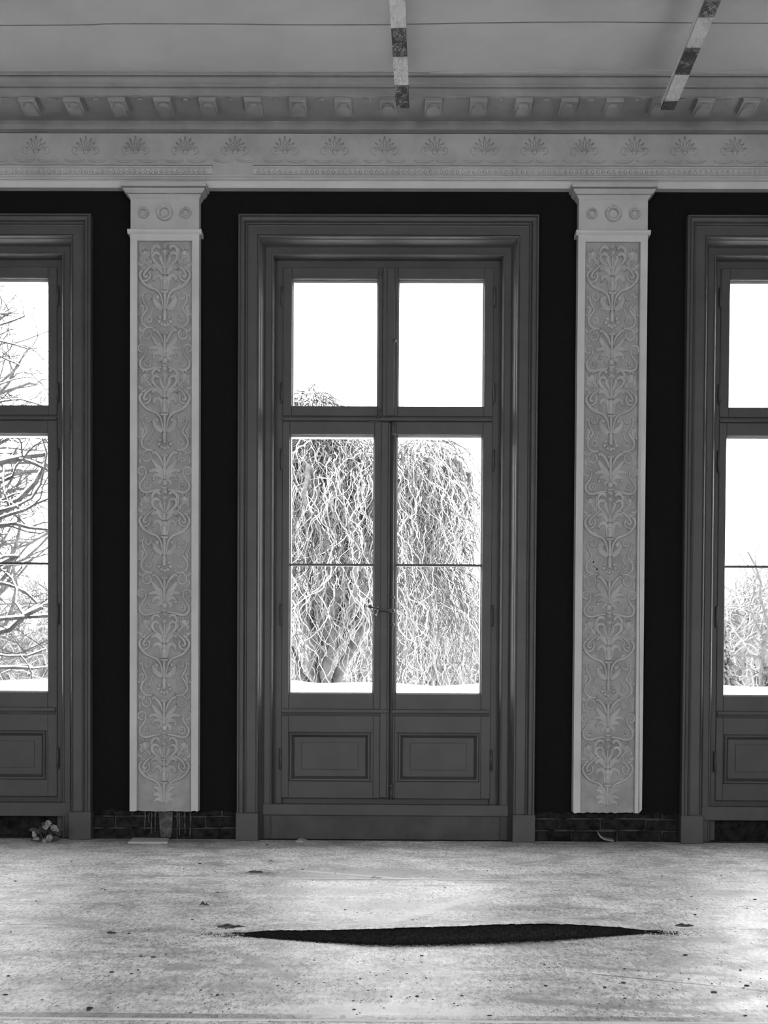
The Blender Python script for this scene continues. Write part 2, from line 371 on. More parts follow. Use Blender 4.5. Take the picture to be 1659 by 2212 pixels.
tag(MB().box(-RX-0.3, RX+0.3, 0.36, 1.65, 3.72, 3.95).build('sky_blocker', 'wall_core'), 'added unseen eave outside above the doors', 'blocker_slab', kind='structure')  # unseen slab added to cut steep sky light on the floor
# other walls of the room: plain end wall, tall windows in the side walls
SB, ST, nw = 0.45, 3.45, 0
def window(loc, rz, h):
    global nw
    nw += 1; H = ST-SB; w = empty('window_%d' % nw, loc); w.rotation_euler = (0, 0, rz)
    tag(w, 'tall window of the hall outside the view', 'window', 'windows outside the view', 'structure')
    for q in ((-h, -h+0.07, 0, H), (h-0.07, h, 0, H), (-0.03, 0.03, 0.07, H-0.07), (-h+0.07, h-0.07, 0, 0.07), (-h+0.07, h-0.07, H-0.07, H)):
        MB().box(q[0], q[1], -0.03, 0.03, q[2], q[3], 0.004).build('window_frame', 'grey_paint', w)
    for q in ((-h+0.07, -0.03), (0.03, h-0.07)): MB().box(q[0], q[1], -0.003, 0.003, 0.07, H-0.07).build('pane', 'glass', w)
def openings(nm, wins, label, place):
    b = MB(); e = [place[2]] + [v for c, h in wins for v in (c-h, c+h)] + [place[3]]; p0, p1 = place[:2]
    def bx(u0, u1, z0, z1): b.box(u0, u1, p0, p1, z0, z1) if place[4] == 'y' else b.box(p0, p1, u0, u1, z0, z1)
    for k in range(0, len(e), 2): bx(e[k], e[k+1], -0.1, ZCEIL+0.2)
    for c, h in wins: bx(c-h, c+h, -0.1, SB); bx(c-h, c+h, ST, ZCEIL+0.2)
    tag(b.build(nm, 'inner_wall'), label, 'wall', kind='structure')
    for c, h in wins: window((c, (p0+p1)/2, SB) if place[4] == 'y' else ((p0+p1)/2, c, SB), 0 if place[4] == 'y' else math.pi/2, h)
openings('wall_south', [(-3.0, 1.1), (3.0, 1.1)], 'plastered end wall with tall windows behind the viewer', (RY-0.3, RY, -RX-0.3, RX+0.3, 'y'))
openings('wall_west', [], 'plastered side wall of the hall left of the view', (-RX-0.3, -RX, RY, 0.36, 'x'))
openings('wall_east', [(-6.6, 0.5)], 'plastered side wall of the hall right of the view', (RX, RX+0.3, RY, 0.36, 'x'))
for c in (-3.0, 3.0): portal(c, RY-0.29, (SB+ST)/2, 2.2, ST-SB, (math.pi/2, 0, 0))
portal(RX+0.29, -6.6, (SB+ST)/2, ST-SB, 1.0, (0, math.pi/2, 0))
# ================================================================== ENTABLATURE
cor = empty('trim_1', (0, 0, zc(283, -0.10))); tag(cor, 'plaster cornice with block modillions under the ceiling', 'cornice', kind='structure')
def ex(prof, name, m, root, x0=-RX, x1=RX):
    return MB().extrude_x([(y, z-root.location.z) for y, z in prof], x0, x1).build(name, m, root)
Zs = zc(207, -0.385)
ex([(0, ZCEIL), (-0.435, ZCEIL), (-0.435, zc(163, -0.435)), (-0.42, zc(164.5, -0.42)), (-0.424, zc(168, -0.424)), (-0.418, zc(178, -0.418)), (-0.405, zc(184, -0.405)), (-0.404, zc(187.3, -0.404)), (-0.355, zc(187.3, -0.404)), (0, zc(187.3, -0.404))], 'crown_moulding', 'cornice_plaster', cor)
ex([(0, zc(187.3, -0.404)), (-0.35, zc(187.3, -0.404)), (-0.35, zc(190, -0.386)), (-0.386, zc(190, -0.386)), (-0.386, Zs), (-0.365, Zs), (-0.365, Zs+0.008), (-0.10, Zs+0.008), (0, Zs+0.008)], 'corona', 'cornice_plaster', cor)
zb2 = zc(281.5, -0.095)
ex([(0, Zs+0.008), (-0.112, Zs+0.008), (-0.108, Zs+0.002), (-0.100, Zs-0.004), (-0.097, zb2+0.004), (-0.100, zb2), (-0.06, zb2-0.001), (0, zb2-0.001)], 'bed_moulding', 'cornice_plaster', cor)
mw = 0.043
def modillion():
    b = MB(); z0 = 0.0
    prof = [(-0.370, 0.010), (-0.370, -0.016), (-0.362, -0.019), (-0.352, -0.014), (-0.335, -0.017), (-0.29, -0.026), (-0.235, -0.024), (-0.225, 0.010)]
    b.extrude_x(prof, -mw, mw)
    b.box(-mw-0.006, mw+0.006, -0.374, -0.225, 0.002, 0.010, 0.001)
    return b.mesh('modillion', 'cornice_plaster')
def modillion_leaf():
    b = MB(); P = []
    for k in range(11):
        a = math.pi*k/10; P.append((0.033*math.cos(a), -0.30-0.042*math.sin(a)))
    P += [(-0.033, -0.24), (0.033, -0.24)]
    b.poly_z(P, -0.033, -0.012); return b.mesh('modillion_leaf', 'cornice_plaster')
def soffit_boss():
    b = MB(); b.box(-0.030, 0.030, -0.362, -0.325, -0.003, 0.0, 0.001)
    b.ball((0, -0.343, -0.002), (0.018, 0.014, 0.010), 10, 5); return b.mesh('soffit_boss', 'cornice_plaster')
mo, ml, sb = modillion(), modillion_leaf(), soffit_boss()
xm = W(56, 215, -0.372)[0]; stp = (W(1625, 217, -0.372)[0]-xm)/16.0
k = -8
while xm+stp*k < RX-0.1:
    x = xm+stp*k
    if x > -RX+0.1:
        o = put('modillion', mo, cor, (x, 0, Zs-cor.location.z))
        put('leaf', ml, o)
        put('soffit_boss', sb, cor, (x+stp/2, 0, Zs+0.008-cor.location.z))
    k += 1
# ragged edge of the ceiling skim along the cornice, right of the centre
pts = [(x, -0.434) for x in (2.6, 0.2)] + [(0.2+2.4*i/50, -0.44-0.035*min(1, i/12)*(0.5+0.5*math.sin(i*0.9)*math.sin(i*0.37))-random.uniform(0, 0.008)) for i in range(51)]
MB().poly_z([(x, y) for x, y in pts], ZCEIL-0.006-cor.location.z, ZCEIL-cor.location.z).build('skim_edge', 'ceiling_paint', cor)
# frieze
FY = -0.065; fr = empty('trim_2', (0, 0, zc(357, FY))); tag(fr, 'plain plaster frieze with faint palmette and swag relief', 'frieze', kind='structure')
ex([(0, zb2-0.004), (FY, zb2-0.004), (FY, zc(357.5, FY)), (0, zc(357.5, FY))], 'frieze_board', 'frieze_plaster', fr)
def palmette():
    b = MB()
    for a in (-62, -40, -20, 0, 20, 40, 62):
        t = math.radians(a); L = 0.085-0.0004*abs(a)
        P = [(0.014*math.sin(t), -0.001, 0.03+0.014*math.cos(t)), (0.6*L*math.sin(t), -0.002, 0.03+0.6*L*math.cos(t)), (L*math.sin(t*1.15), -0.001, 0.03+L*math.cos(t*1.1))]
        b.tube(P, [0.003, 0.007, 0.003], 6, (1, 0.06, 1))
    b.ball((0, -0.001, 0.03), (0.014, 0.005, 0.012), 8, 4)
    for s_ in (-1, 1):
        P = [(s_*(0.052+r*math.cos(a)), -0.001, 0.042+r*math.sin(a)) for r, a in [(0.026-0.0022*q, -1.8+q*0.75) for q in range(10)]]
        b.tube(P, 0.003, 5, (1, 0.2, 1))
    return b.mesh('relief_palmette', 'frieze_plaster', True)
def swag():
    b = MB(); P = [(0.052*math.cos(a), -0.002, 0.013-0.013*math.sin(a)) for a in [math.pi*(0.05+0.9*i/12) for i in range(13)]]
    b.tube(P, [0.002+0.004*math.sin(math.pi*i/12) for i in range(13)], 6, (1, 0.9, 1)); return b.mesh('relief_swag', 'frieze_plaster', True)
pm, sg = palmette(), swag()
sxp = (W(1230, 350, FY)[0]-W(78, 350, FY)[0])/10.7; xs = W(78, 350, FY)[0]; zsw = zc(350, FY)-fr.location.z
for k in range(-9, 24):
    x = xs+sxp*k
    if abs(x) > RX-0.2: continue
    put('relief_swag', sg, fr, (x-0.060, FY, zsw)); put('relief_swag', sg, fr, (x+0.060, FY, zsw)); put('relief_palmette', pm, fr, (x, FY, zsw+0.02))
# architrave
ar = empty('trim_3', (0, 0, zc(407, -0.043))); tag(ar, 'plaster architrave band with a small leaf moulding above the black wall', 'architrave', kind='structure')
za, zb_, zd, ze = zc(359, -0.078), zc(378, -0.068), zc(389, -0.056), zc(406.5, -0.043)
xa0, xa1 = W(459, 372, -0.073)[0], W(546, 372, -0.073)[0]
for a, b in ((-RX, xa0), (xa1, RX)):
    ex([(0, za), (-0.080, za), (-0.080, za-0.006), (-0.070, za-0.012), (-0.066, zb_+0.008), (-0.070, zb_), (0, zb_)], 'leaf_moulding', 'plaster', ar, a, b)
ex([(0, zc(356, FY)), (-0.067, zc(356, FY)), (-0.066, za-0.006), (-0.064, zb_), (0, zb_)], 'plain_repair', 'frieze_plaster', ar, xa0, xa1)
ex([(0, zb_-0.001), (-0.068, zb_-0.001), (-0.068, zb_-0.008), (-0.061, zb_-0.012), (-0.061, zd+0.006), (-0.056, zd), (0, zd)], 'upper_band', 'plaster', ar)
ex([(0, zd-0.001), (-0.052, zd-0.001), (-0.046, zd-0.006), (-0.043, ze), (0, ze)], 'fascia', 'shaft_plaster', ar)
b = MB(); b.tube([(0, -0.002, 0.010), (0, -0.004, 0), (0, -0.002, -0.010)], [0.004, 0.010, 0.003], 6, (1, 0.6, 1)); bead = b.mesh('leaf_bead', 'plaster', True)
x = -3.0
while x < 3.0:
    if not (xa0-0.02 < x < xa1+0.02): put('leaf_bead', bead, ar, (x, -0.068, (za-0.012+zb_)/2-ar.location.z))
    x += 0.0285
# ================================================================== PILASTERS
US = 0.08439/403.0             # traced relief unit -> metre
PERIOD = 3158
def P3(u, v, d=0.0): return (u*US, -d, -v*US)
def r_tube(pts, r, s_=1, taper=True, n=4, depth=1.0):
    c = catmull([(p[0]*s_, p[1]) for p in pts], n); N_ = len(c); b = MB()
    rad = [1.15*r*US*((0.55+0.45*math.sin(math.pi*min(1, 0.15+0.85*(1-i/(N_-1))))) if taper else 1) for i in range(N_)]
    b.tube([P3(u, v, 0.25*r*US*depth) for u, v in c], rad, 6, (1, depth*2.5, 1)); return b
def r_leaf(pts, w, s_=1, n=4, h=1.3):
    c = catmull([(p[0]*s_, p[1]) for p in pts], n); N_ = len(c); b = MB()
    for i, (u, v) in enumerate(c):
        t = i/(N_-1); a = c[min(i+1, N_-1)]; e = c[max(i-1, 0)]; dx, dy = a[0]-e[0], a[1]-e[1]; L = math.hypot(dx, dy) or 1
        nx, ny = -dy/L, dx/L; ww = 1.15*w*(0.25+0.75*math.sin(math.pi*min(1, t*0.85+0.12)))*(1+0.16*(1 if i % 2 else -1))
        for k, hh in ((-1, 0.0), (-0.55, 0.8), (0, 0.45), (0.55, 0.8), (1, 0.0)):
            b.v.append(P3(u+nx*ww*k, v+ny*ww*k, hh*1.75*h*w*US*(0.6+0.6*t) - 0.0005))
    for i in range(N_-1):
        for k in range(4): q = i*5+k; b.f.append((q, q+1, q+6, q+5))
    return b
def merge(*bs):
    b = MB()
    for q in bs:
        i = len(b.v); b.v += q.v; b.f += [tuple(k+i for k in f) for f in q.f]
    return b
def r_ball(u, v, r, d=0.6, s_=1): return MB().ball(P3(u*s_, v, 0.0), (r*US, r*US*d*2.6, r*US), 9, 6)
def r_ring(u, v, r, w, s_=1, a0=0, a1=330):
    return r_tube([(u+r*math.cos(math.radians(a0+(a1-a0)*i/12)), v+r*math.sin(math.radians(a0+(a1-a0)*i/12))) for i in range(13)], w, s_, n=2)
def r_rosette(u, v, r, n, s_=1):
    b = r_ball(u, v, r*0.36, 0.9, s_)
    for i in range(n):
        t = 2*math.pi*i/n; b = merge(b, MB().ball(P3(s_*(u+0.68*r*math.cos(t)), v+0.68*r*math.sin(t)), (r*0.27*US, r*0.24*US, r*0.27*US), 7, 5))
    return b
def berries(v, r):
    b = r_ball(0, v, r*0.7, 0.9)
    for i in range(7):
        t = 2*math.pi*i/7+0.3; b = merge(b, MB().ball(P3(0.62*r*math.cos(t), v+0.62*r*math.sin(t), 0.3*r*US), r*0.33*US, 7, 5))
    b = merge(b, MB().ball(P3(0, v, 0.6*r*US), r*0.3*US, 7, 5)); return b
EL = []   # (name, mesh, in upper half of the repeat)
def el(name, b, upper=True): EL.append((name, b.mesh(name, 'relief_plaster', True), upper))
el('berry_cluster', berries(190, 80)); el('berry_cluster', berries(355, 90))
el('stem', merge(r_tube([(0, 430), (0, 580), (0, 740)], 20, taper=False), r_tube([(-75, 750), (0, 757), (75, 750)], 26, taper=False), r_tube([(0, 780), (0, 850), (0, 930)], 42, taper=False)))
el('calyx_cup', merge(MB().ball(P3(0, 1020), (92*US, 60*US, 95*US), 10, 6), r_tube([(0, 1060), (0, 1200), (0, 1310)], 70, taper=False, depth=0.6), r_tube([(-90, 1350), (0, 1358), (90, 1350)], 32, taper=False)))
for s_ in (1, -1):
    el('lyre_scroll', merge(r_tube([(70, 735), (190, 660), (285, 560), (310, 460), (250, 385), (165, 400), (140, 450)], 44, s_), r_tube([(305, 410), (310, 300), (245, 215), (160, 220), (130, 290)], 44, s_)))
    el('inner_leaf', r_leaf([(25, 720), (80, 600), (120, 500), (105, 450), (65, 450)], 36, s_))
    el('drooping_leaf', r_leaf([(50, 910), (110, 800), (190, 730), (270, 740), (320, 810)], 62, s_))
    el('calyx_petal', merge(r_leaf([(60, 1130), (105, 990), (170, 945), (250, 980), (290, 1090)], 55, s_), r_tube([(105, 1010), (90, 1150), (62, 1310)], 24, s_)))
    el('vine_scroll', merge(r_tube([(45, 1790), (65, 1580), (120, 1420), (220, 1310), (350, 1265), (470, 1200), (570, 1100), (635, 980), (625, 870), (555, 815)], 38, s_),
                            r_tube([(560, 1080), (470, 1075), (395, 1010), (375, 920), (410, 850)], 30, s_),
                            r_tube([(260, 640), (330, 700), (440, 785), (510, 870), (535, 950), (480, 990), (435, 940)], 32, s_), r_leaf([(330, 1260), (370, 1190), (420, 1170)], 34, s_)))
    el('star_flower', merge(r_rosette(485, 640, 78, 5, s_), r_leaf([(560, 660), (620, 690), (690, 620)], 34, s_), r_leaf([(500, 720), (540, 770), (600, 740)], 36, s_), r_leaf([(430, 600), (370, 590), (340, 640)], 30, s_), r_tube([(330, 690), (400, 560), (470, 500), (430, 470)], 24, s_)))
    el('shell_bud', merge(r_ball(500, 385, 92, 0.5, s_), r_leaf([(420, 330), (440, 430), (540, 460), (620, 360)], 40, s_), r_ball(465, 275, 34, 0.8, s_), r_ball(545, 270, 34, 0.8, s_), r_leaf([(560, 560), (600, 520), (600, 450)], 30, s_)))
    el('small_tendril', r_tube([(345, 250), (352, 420), (345, 600)], 16, s_, False))
    # middle of the repeat
    el('serrated_leaf', r_leaf([(55, 1790), (150, 1720), (230, 1640), (285, 1500)], 74, s_), False)
    el('side_bud', merge(r_ball(195, 1490, 66, 0.6, s_), r_leaf([(180, 1580), (240, 1500), (230, 1420)], 36, s_)), False)
    el('curled_tendril', merge(r_ring(420, 1460, 80, 22, s_, -60, 250), r_tube([(450, 1385), (530, 1390), (565, 1480), (545, 1600), (490, 1700), (455, 1800), (520, 1890), (580, 1990), (590, 2110), (520, 2210), (400, 2250), (300, 2245)], 30, s_),
                               r_leaf([(560, 1450), (620, 1440), (610, 1500)], 26, s_)), False)
    el('tendril_ring', merge(r_tube([(240, 1745), (310, 1760), (335, 1850), (370, 1950), (450, 2010)], 20, s_), r_ring(405, 2050, 66, 20, s_, -60, 260), r_leaf([(600, 1960), (570, 1830), (540, 1730), (600, 1700), (640, 1760)], 26, s_), r_ball(650, 1920, 38, 0.7, s_)), False)
    el('acanthus_arm', merge(r_tube([(40, 2660), (80, 2530), (150, 2410), (230, 2330), (280, 2300), (300, 2360)], 38, s_), r_ball(270, 2215, 34, 0.8, s_)), False)
    el('acanthus_leaf', r_leaf([(35, 2880), (110, 2740), (200, 2660), (270, 2560), (320, 2490)], 60, s_), False)
    el('acanthus_leaf', merge(r_leaf([(35, 2970), (110, 2830), (210, 2765), (320, 2770), (400, 2810)], 50, s_), r_ball(375, 2790, 46, 0.6, s_)), False)
    el('acanthus_leaf', merge(r_leaf([(35, 3000), (110, 2910), (210, 2890), (300, 2960)], 54, s_), r_ball(285, 2995, 48, 0.6, s_)), False)
    el('ring_scroll', merge(r_tube([(310, 2275), (420, 2255), (520, 2290), (570, 2370)], 24, s_), r_ring(455, 2430, 112, 24, s_, -70, 250), r_rosette(455, 2410, 58, 5, s_), r_leaf([(560, 2340), (640, 2300), (660, 2240)], 26, s_), r_leaf([(615, 2430), (640, 2520), (615, 2620)], 20, s_)), False)
    el('corner_scroll', merge(r_ring(578, 2780, 102, 24, s_, 150, 480), r_rosette(585, 2785, 50, 5, s_), r_tube([(478, 2760), (485, 2880), (550, 3000), (625, 3110), (630, 3220), (560, 3310), (440, 3330), (310, 3295), (190, 3270), (90, 3265)], 34, s_), r_leaf([(630, 3140), (665, 3090), (670, 3040)], 24, s_)), False)
    el('rosette', r_rosette(445, 3140, 118, 10, s_), False)
    el('cup_lobe', r_leaf([(45, 3010), (110, 3030), (150, 3090), (110, 3130)], 44, s_), False)
el('plant_stem', merge(r_tube([(0, 1370), (0, 1600), (0, 1830)], 36, taper=False)), True)
el('bell_flower', merge(r_tube([(0, 1830), (0, 1960), (0, 2090)], 46, taper=False), *[r_ball(u, v, r, 0.6) for u, v, r in ((120, 2000, 52), (-120, 2000, 52), (150, 2100, 58), (-150, 2100, 58), (80, 2175, 52), (-80, 2175, 52), (0, 2200, 62))]), False)
el('plant_stem', merge(r_tube([(0, 2390), (0, 2700), (0, 3000)], 36, taper=False), r_tube([(-70, 2420), (-40, 2370), (0, 2400), (40, 2370), (70, 2420)], 26, taper=False)), False)
el('seed_cup', merge(MB().ball(P3(0, 3080), (82*US, 66*US, 88*US), 10, 6), r_tube([(-60, 3215), (0, 3220), (60, 3215)], 28, taper=False)), False)
TUFT = []
for s_ in (1, -1):
    for n_, p, w in (('tuft_leaf', [(25, 1700), (90, 1560), (190, 1490), (290, 1470)], 60), ('tuft_leaf', [(20, 1800), (100, 1690), (200, 1650), (290, 1690)], 64), ('tuft_leaf', [(20, 1880), (90, 1790), (190, 1780), (250, 1830)], 50), ('tuft_leaf', [(15, 1600), (60, 1480), (150, 1410), (250, 1400)], 34)):
        TUFT.append((n_, r_leaf(p, w, s_, h=0.9).mesh(n_, 'relief_plaster', True)))
TUFT.append(('tuft_stem', r_tube([(0, 1370), (0, 1620), (0, 1870)], 34, taper=False).mesh('tuft_stem', 'relief_plaster', True)))
def wreath(r, n):
    b = MB()
    for i in range(n):
        t = 2*math.pi*i/n
        for q, rr in ((0.84, 0.20), (1.12, 0.16)):
            tt = t+(0.1 if q > 1 else 0)
            b.ball((q*r*math.cos(tt), -0.003, q*r*math.sin(tt)), (rr*r, 0.018, rr*r), 6, 4)
    P = [(r*math.cos(2*math.pi*i/20), -0.002, r*math.sin(2*math.pi*i/20)) for i in range(21)]
    b.tube(P, 0.26*r, 8, (1, 1.6, 1)); b.ball((0, -0.002, r*1.28), (r*0.2, 0.006, r*0.2), 6, 4)
    return b.mesh('wreath', 'relief_plaster', True)
wr_big, wr_small = wreath(0.034, 15), wreath(0.0235, 12)
def pilaster(cx, zbot, label, chipped):
    PY = -0.065; hw = 0.1835
    root = empty('pilaster', (cx, PY, zbot)); tag(root, label, 'pilaster', 'relief pilasters between the doors')
    def z(py): return zc(py, PY)-zbot
    ztop, zn0, zn1, zp = z(399.5), z(507), z(497), z(521)
    depth = 0.065
    # shaft: two stiles and a top rail standing proud of the relief ground, broken off unevenly at the foot
    rag = lambda a, b, n: [(a+(b-a)*i/n, random.uniform(-0.004, 0.004)) for i in range(n+1)]
    m_ = 0.0375
    def stile(a, b):
        p = rag(a, b, 5)
        if chipped and b > 0.1: p = p[:-2]+[(b-0.018, -0.002), (b-0.006, 0.012), (b, 0.02)]
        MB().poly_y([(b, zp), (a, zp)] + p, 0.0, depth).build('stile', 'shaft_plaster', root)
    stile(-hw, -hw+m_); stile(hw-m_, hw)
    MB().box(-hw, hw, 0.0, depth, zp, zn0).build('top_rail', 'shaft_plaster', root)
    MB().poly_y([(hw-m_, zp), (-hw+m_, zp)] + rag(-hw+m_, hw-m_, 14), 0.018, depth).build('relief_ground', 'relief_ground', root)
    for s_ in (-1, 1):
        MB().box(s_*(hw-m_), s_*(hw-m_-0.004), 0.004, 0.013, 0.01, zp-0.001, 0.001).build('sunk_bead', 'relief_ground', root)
    MB().extrude_x([(depth, zn0), (0.0, zn0), (-0.006, zn0+0.004), (-0.012, zn0+0.010), (-0.014, zn1-0.005), (-0.010, zn1), (depth, zn1)], -hw-0.013, hw+0.013).build('necking', 'shaft_plaster', root)
    z1, z2, z3 = z(427), z(421.5), z(411)
    MB().box(-hw+0.001, hw-0.001, 0.003, depth, zn1, z1+0.002).build('capital_block', 'plaster', root)
    def around(prof, name):                     # moulding returned round the three free sides
        b = MB()
        for p, (o, zz) in enumerate(prof): b.v += [(-hw-o, depth, zz), (-hw-o, -o, zz), (hw+o, -o, zz), (hw+o, depth, zz)]
        for p in range(len(prof)-1):
            for k in range(3): a = p*4+k; b.f.append((a, a+1, a+5, a+4))
        n = len(prof); b.f.append((0, 1, 2, 3)); b.f.append(tuple((n-1)*4+k for k in (3, 2, 1, 0))); b.f.append(tuple(p*4 for p in range(n))); b.f.append(tuple(p*4+3 for p in range(n-1, -1, -1)))
        b.build(name, 'plaster', root)
    around([(-0.001, z1-0.008), (0.004, z1), (0.012, z2-0.004), (0.012, z2-0.002)], 'capital_fillet')
    around([(0.004, z2-0.002), (0.004, z3+0.005)], 'capital_core')
    around([(0.014, z2+0.001), (0.020, z2+0.004), (0.030, z2+0.015), (0.034, z3-0.005), (0.032, z3-0.002)], 'capital_ogee')
    around([(0.032, z3+0.003), (0.040, z3+0.004), (0.043, z3+0.008), (0.043, ztop-0.004), (0.040, ztop)], 'abacus')
    zw = z(461)
    put('wreath', wr_big, root, (0.0, 0.001, zw))
    for s_ in (-1, 1): put('wreath', wr_small, root, (s_*0.1125, 0.001, zw))
    y0 = 513.5
    for k in range(5):
        oz = z(y0+266.5*k)
        for nm, me, up in EL:
            if k == 4 and not up: continue
            if k == 4 and nm == 'plant_stem': continue
            put(nm, me, root, (0, 0.0185, oz))
        if k == 4:
            for nm, me in TUFT: put(nm, me, root, (0, 0.0185, oz))
        if k == 0: pass
    return root
pilaster(-1.188, 0.157, 'pale pilaster carved with vine scrolls, left of the central glazed door', False)
pr = pilaster(1.188, 0.162, 'pale pilaster carved with vine scrolls and chipped lower corner, right of central door', True)
P = [(W(px, py, -0.05)[0]-1.188, 0.017, W(px, py, -0.05)[1]-0.162) for px, py in ((1282, 1212), (1283, 1219), (1287, 1220), (1286, 1226), (1291, 1231))]
MB().tube(P, 0.0035, 5, (1, 1.2, 1)).build('crack', 'felt', pr)
# lime patch and runs on the brick under the left pilaster
lx0, lx1 = W(343, 1780, 0)[0], W(374, 1780, 0)[0]
MB().poly_y([(lx0, 0.155), (lx0+0.006, 0.06), (lx0+0.012, 0.012), (lx1-0.01, 0.012), (lx1-0.004, 0.07), (lx1, 0.155)], -0.006, 0.02).build('lime_patch', 'lime_drip', wn)
for px, l in ((313, 0.10), (322, 0.06), (328, 0.12), (336, 0.11), (383, 0.09), (388, 0.13), (400, 0.12), (411, 0.14)):
    x = W(px, 1780, 0)[0]; P = [(x+random.uniform(-.003, .003), -0.002, 0.15-l*i/5) for i in range(6)]
    MB().tube(P, [0.004, 0.005, 0.003, 0.004, 0.003, 0.004], 5, (1, 0.6, 1)).build('lime_run', 'lime_drip', wn, True)
# ================================================================== GLAZED DOORS
CW, CT = 0.80, 3.34            # outer half width and top of the casing
CASING = [(0, 0.0), (0, -0.046), (0.003, -0.050), (0.010, -0.050), (0.012, -0.040), (0.016, -0.040), (0.018, -0.046), (0.032, -0.044), (0.036, -0.036), (0.038, -0.030), (0.042, -0.034), (0.047, -0.032), (0.050, -0.020), (0.054, -0.019), (0.098, -0.019), (0.100, -0.013), (0.103, -0.013), (0.105, -0.020), (0.110, -0.019), (0.113, -0.010), (0.114, 0.0), (0.114, 0.03)]
LINING = [(0.108, 0.004), (0.1145, 0.002), (0.117, 0.004), (0.136, 0.050), (0.139, 0.054), (0.168, 0.054), (0.170, 0.048), (0.175, 0.047), (0.180, 0.052), (0.182, 0.060), (0.182, 0.16), (0.20, 0.16)]
JAMB = [(0.1815, 0.128), (0.226, 0.128), (0.226, 0.20), (0.105, 0.20), (0.105, 0.162), (0.1815, 0.162)]
def frame_piece(prof, side, cx0, zbot, closed=False):
    b = MB(); n = len(prof)
    for e in (0, 1):
        for u, y in prof:
            if side == 'T': b.v.append(((-CW+u) if e == 0 else (CW-u), y, CT-u))
            else:
                x = (-CW+u) if side == 'L' else (CW-u); b.v.append((x, y, zbot if e == 0 else CT-u))
    for k in range(n if closed else n-1): b.f.append((k, (k+1) % n, n+(k+1) % n, n+k))
    return b
HXO = 0.575                    # sash half width
def sash_rect(b, x0, x1, z0, z1, l, r, bt, tp, y0, y1):
    b.box(x0, x0+l, y0, y1, z0, z1, 0.003); b.box(x1-r, x1, y0, y1, z0, z1, 0.003)
    b.box(x0+l-0.001, x1-r+0.001, y0, y1, z0, z0+bt, 0.003); b.box(x0+l-0.001, x1-r+0.001, y0, y1, z1-tp, z1, 0.003)
def door(n, cx, label, full_base):
    root = empty('door_%d' % n, (cx, 0, 0)); tag(root, label, 'glazed door', 'glazed double doors', 'structure')
    ZB = 0.150                                        # top of the plinth blocks
    for s_ in 'LTR': frame_piece(CASING, s_, cx, ZB).build('casing_board', 'grey_paint', root)
    for s_ in 'LTR': frame_piece(LINING, s_, cx, 0.0).build('reveal_lining', 'grey_paint', root)
    for s_ in 'LTR': frame_piece(JAMB, s_, cx, 0.0, True).build('door_frame', 'grey_paint', root)
    for s_ in (-1, 1): MB().box(s_*(CW+0.004), s_*(CW-0.118), -0.056, 0.03, 0.0, ZB, 0.003).build('plinth_block', 'grey_paint', root)
    GY = 0.118                                        # face of the sashes
    Y0, Y1 = GY, GY+0.04
    z = lambda py: zc(py, GY)
    # threshold and apron
    MB().box(-0.625, 0.625, 0.050, 0.20, z(1738)-0.06, z(1738), 0.004).box(-0.60, 0.60, 0.162, 0.21, z(1738)-0.01, z(1722), 0.0).build('threshold', 'grey_paint', root)
    if full_base:
        MB().box(-0.69, 0.69, 0.045, 0.10, zc(1762, 0.045), zc(1738, 0.045), 0.003).build('apron_board', 'grey_paint', root)
        MB().box(-0.69, 0.69, 0.052, 0.10, 0.0, zc(1763, 0.045), 0.002).build('apron_board', 'apron_dirt_shade', root)
    else:
        MB().box(-0.69, 0.69, 0.045, 0.10, zc(1768, 0.045), zc(1738, 0.045), 0.003).build('apron_board', 'grey_paint', root)
        MB().box(-0.69, 0.69, 0.13, 0.16, 0.0, zc(1768, 0.045), 0.0).build('apron_back', 'brick', root)
    zt0, zt1, zl0, zl1 = z(899), z(578), z(1725), z(911)
    # transom bar
    MB().box(-HXO-0.02, HXO+0.02, GY+0.012, GY+0.06, zl1-0.01, zt0+0.008, 0.002).build('transom_bar', 'grey_paint', root)
    MB().box(-HXO, HXO, GY-0.004, GY+0.02, zl1+0.004, zl1+0.022, 0.003).build('transom_bead', 'grey_paint', root)
    # upper fixed lights
    p0, p1 = z(877.5), z(602.5)
    for s_ in (-1, 1):
        xo, xi, po, pi_ = s_*HXO, s_*0.03, s_*0.525, s_*0.055
        b = MB(); b.box(xo, po, Y0, Y1, zt0, zt1, 0.003); b.box(xi, pi_, Y0, Y1, zt0, zt1, 0.003)
        b.box(min(po, pi_)-0.001, max(po, pi_)+0.001, Y0, Y1, zt0, p0, 0.003); b.box(min(po, pi_)-0.001, max(po, pi_)+0.001, Y0, Y1, p1, zt1, 0.003)
        L = b.build('upper_sash', 'grey_paint', root)
        MB().box(po, pi_, GY+0.024, GY+0.029, p0, p1).build('pane', 'glass', L)
        b = MB(); a, c = min(po, pi_), max(po, pi_)
        for q in ((a, a+0.007, p0, p1), (c-0.007, c, p0, p1), (a, c, p0, p0+0.007), (a, c, p1-0.012, p1)): b.box(q[0], q[1], GY+0.029, GY+0.075, q[2], q[3])
        b.build('putty_bead', 'white_wood', L)
        for py in (640, 848):
            zz = z(py); MB().tube([(xo+s_*0.004, GY-0.005, zz-0.05), (xo+s_*0.004, GY-0.005, zz+0.05)], 0.0075, 8).ball((xo+s_*0.004, GY-0.005, zz-0.054), 0.006, 8, 5).build('hinge', 'grey_paint', L, True)
    MB().box(-0.03, 0.03, GY-0.004, GY+0.05, zt0, zt1, 0.004).build('mullion', 'grey_paint', root)
    MB().box(-0.006, 0.036, GY-0.014, GY, zt0, zt1-0.005, 0.004).build('mullion_cover', 'grey_paint', root)
    # lower leaves
    p0, p1 = z(1499), z(938.5)
    zr, zpan1, zpan0, zb = z(1545), z(1583), z(1688), zl0
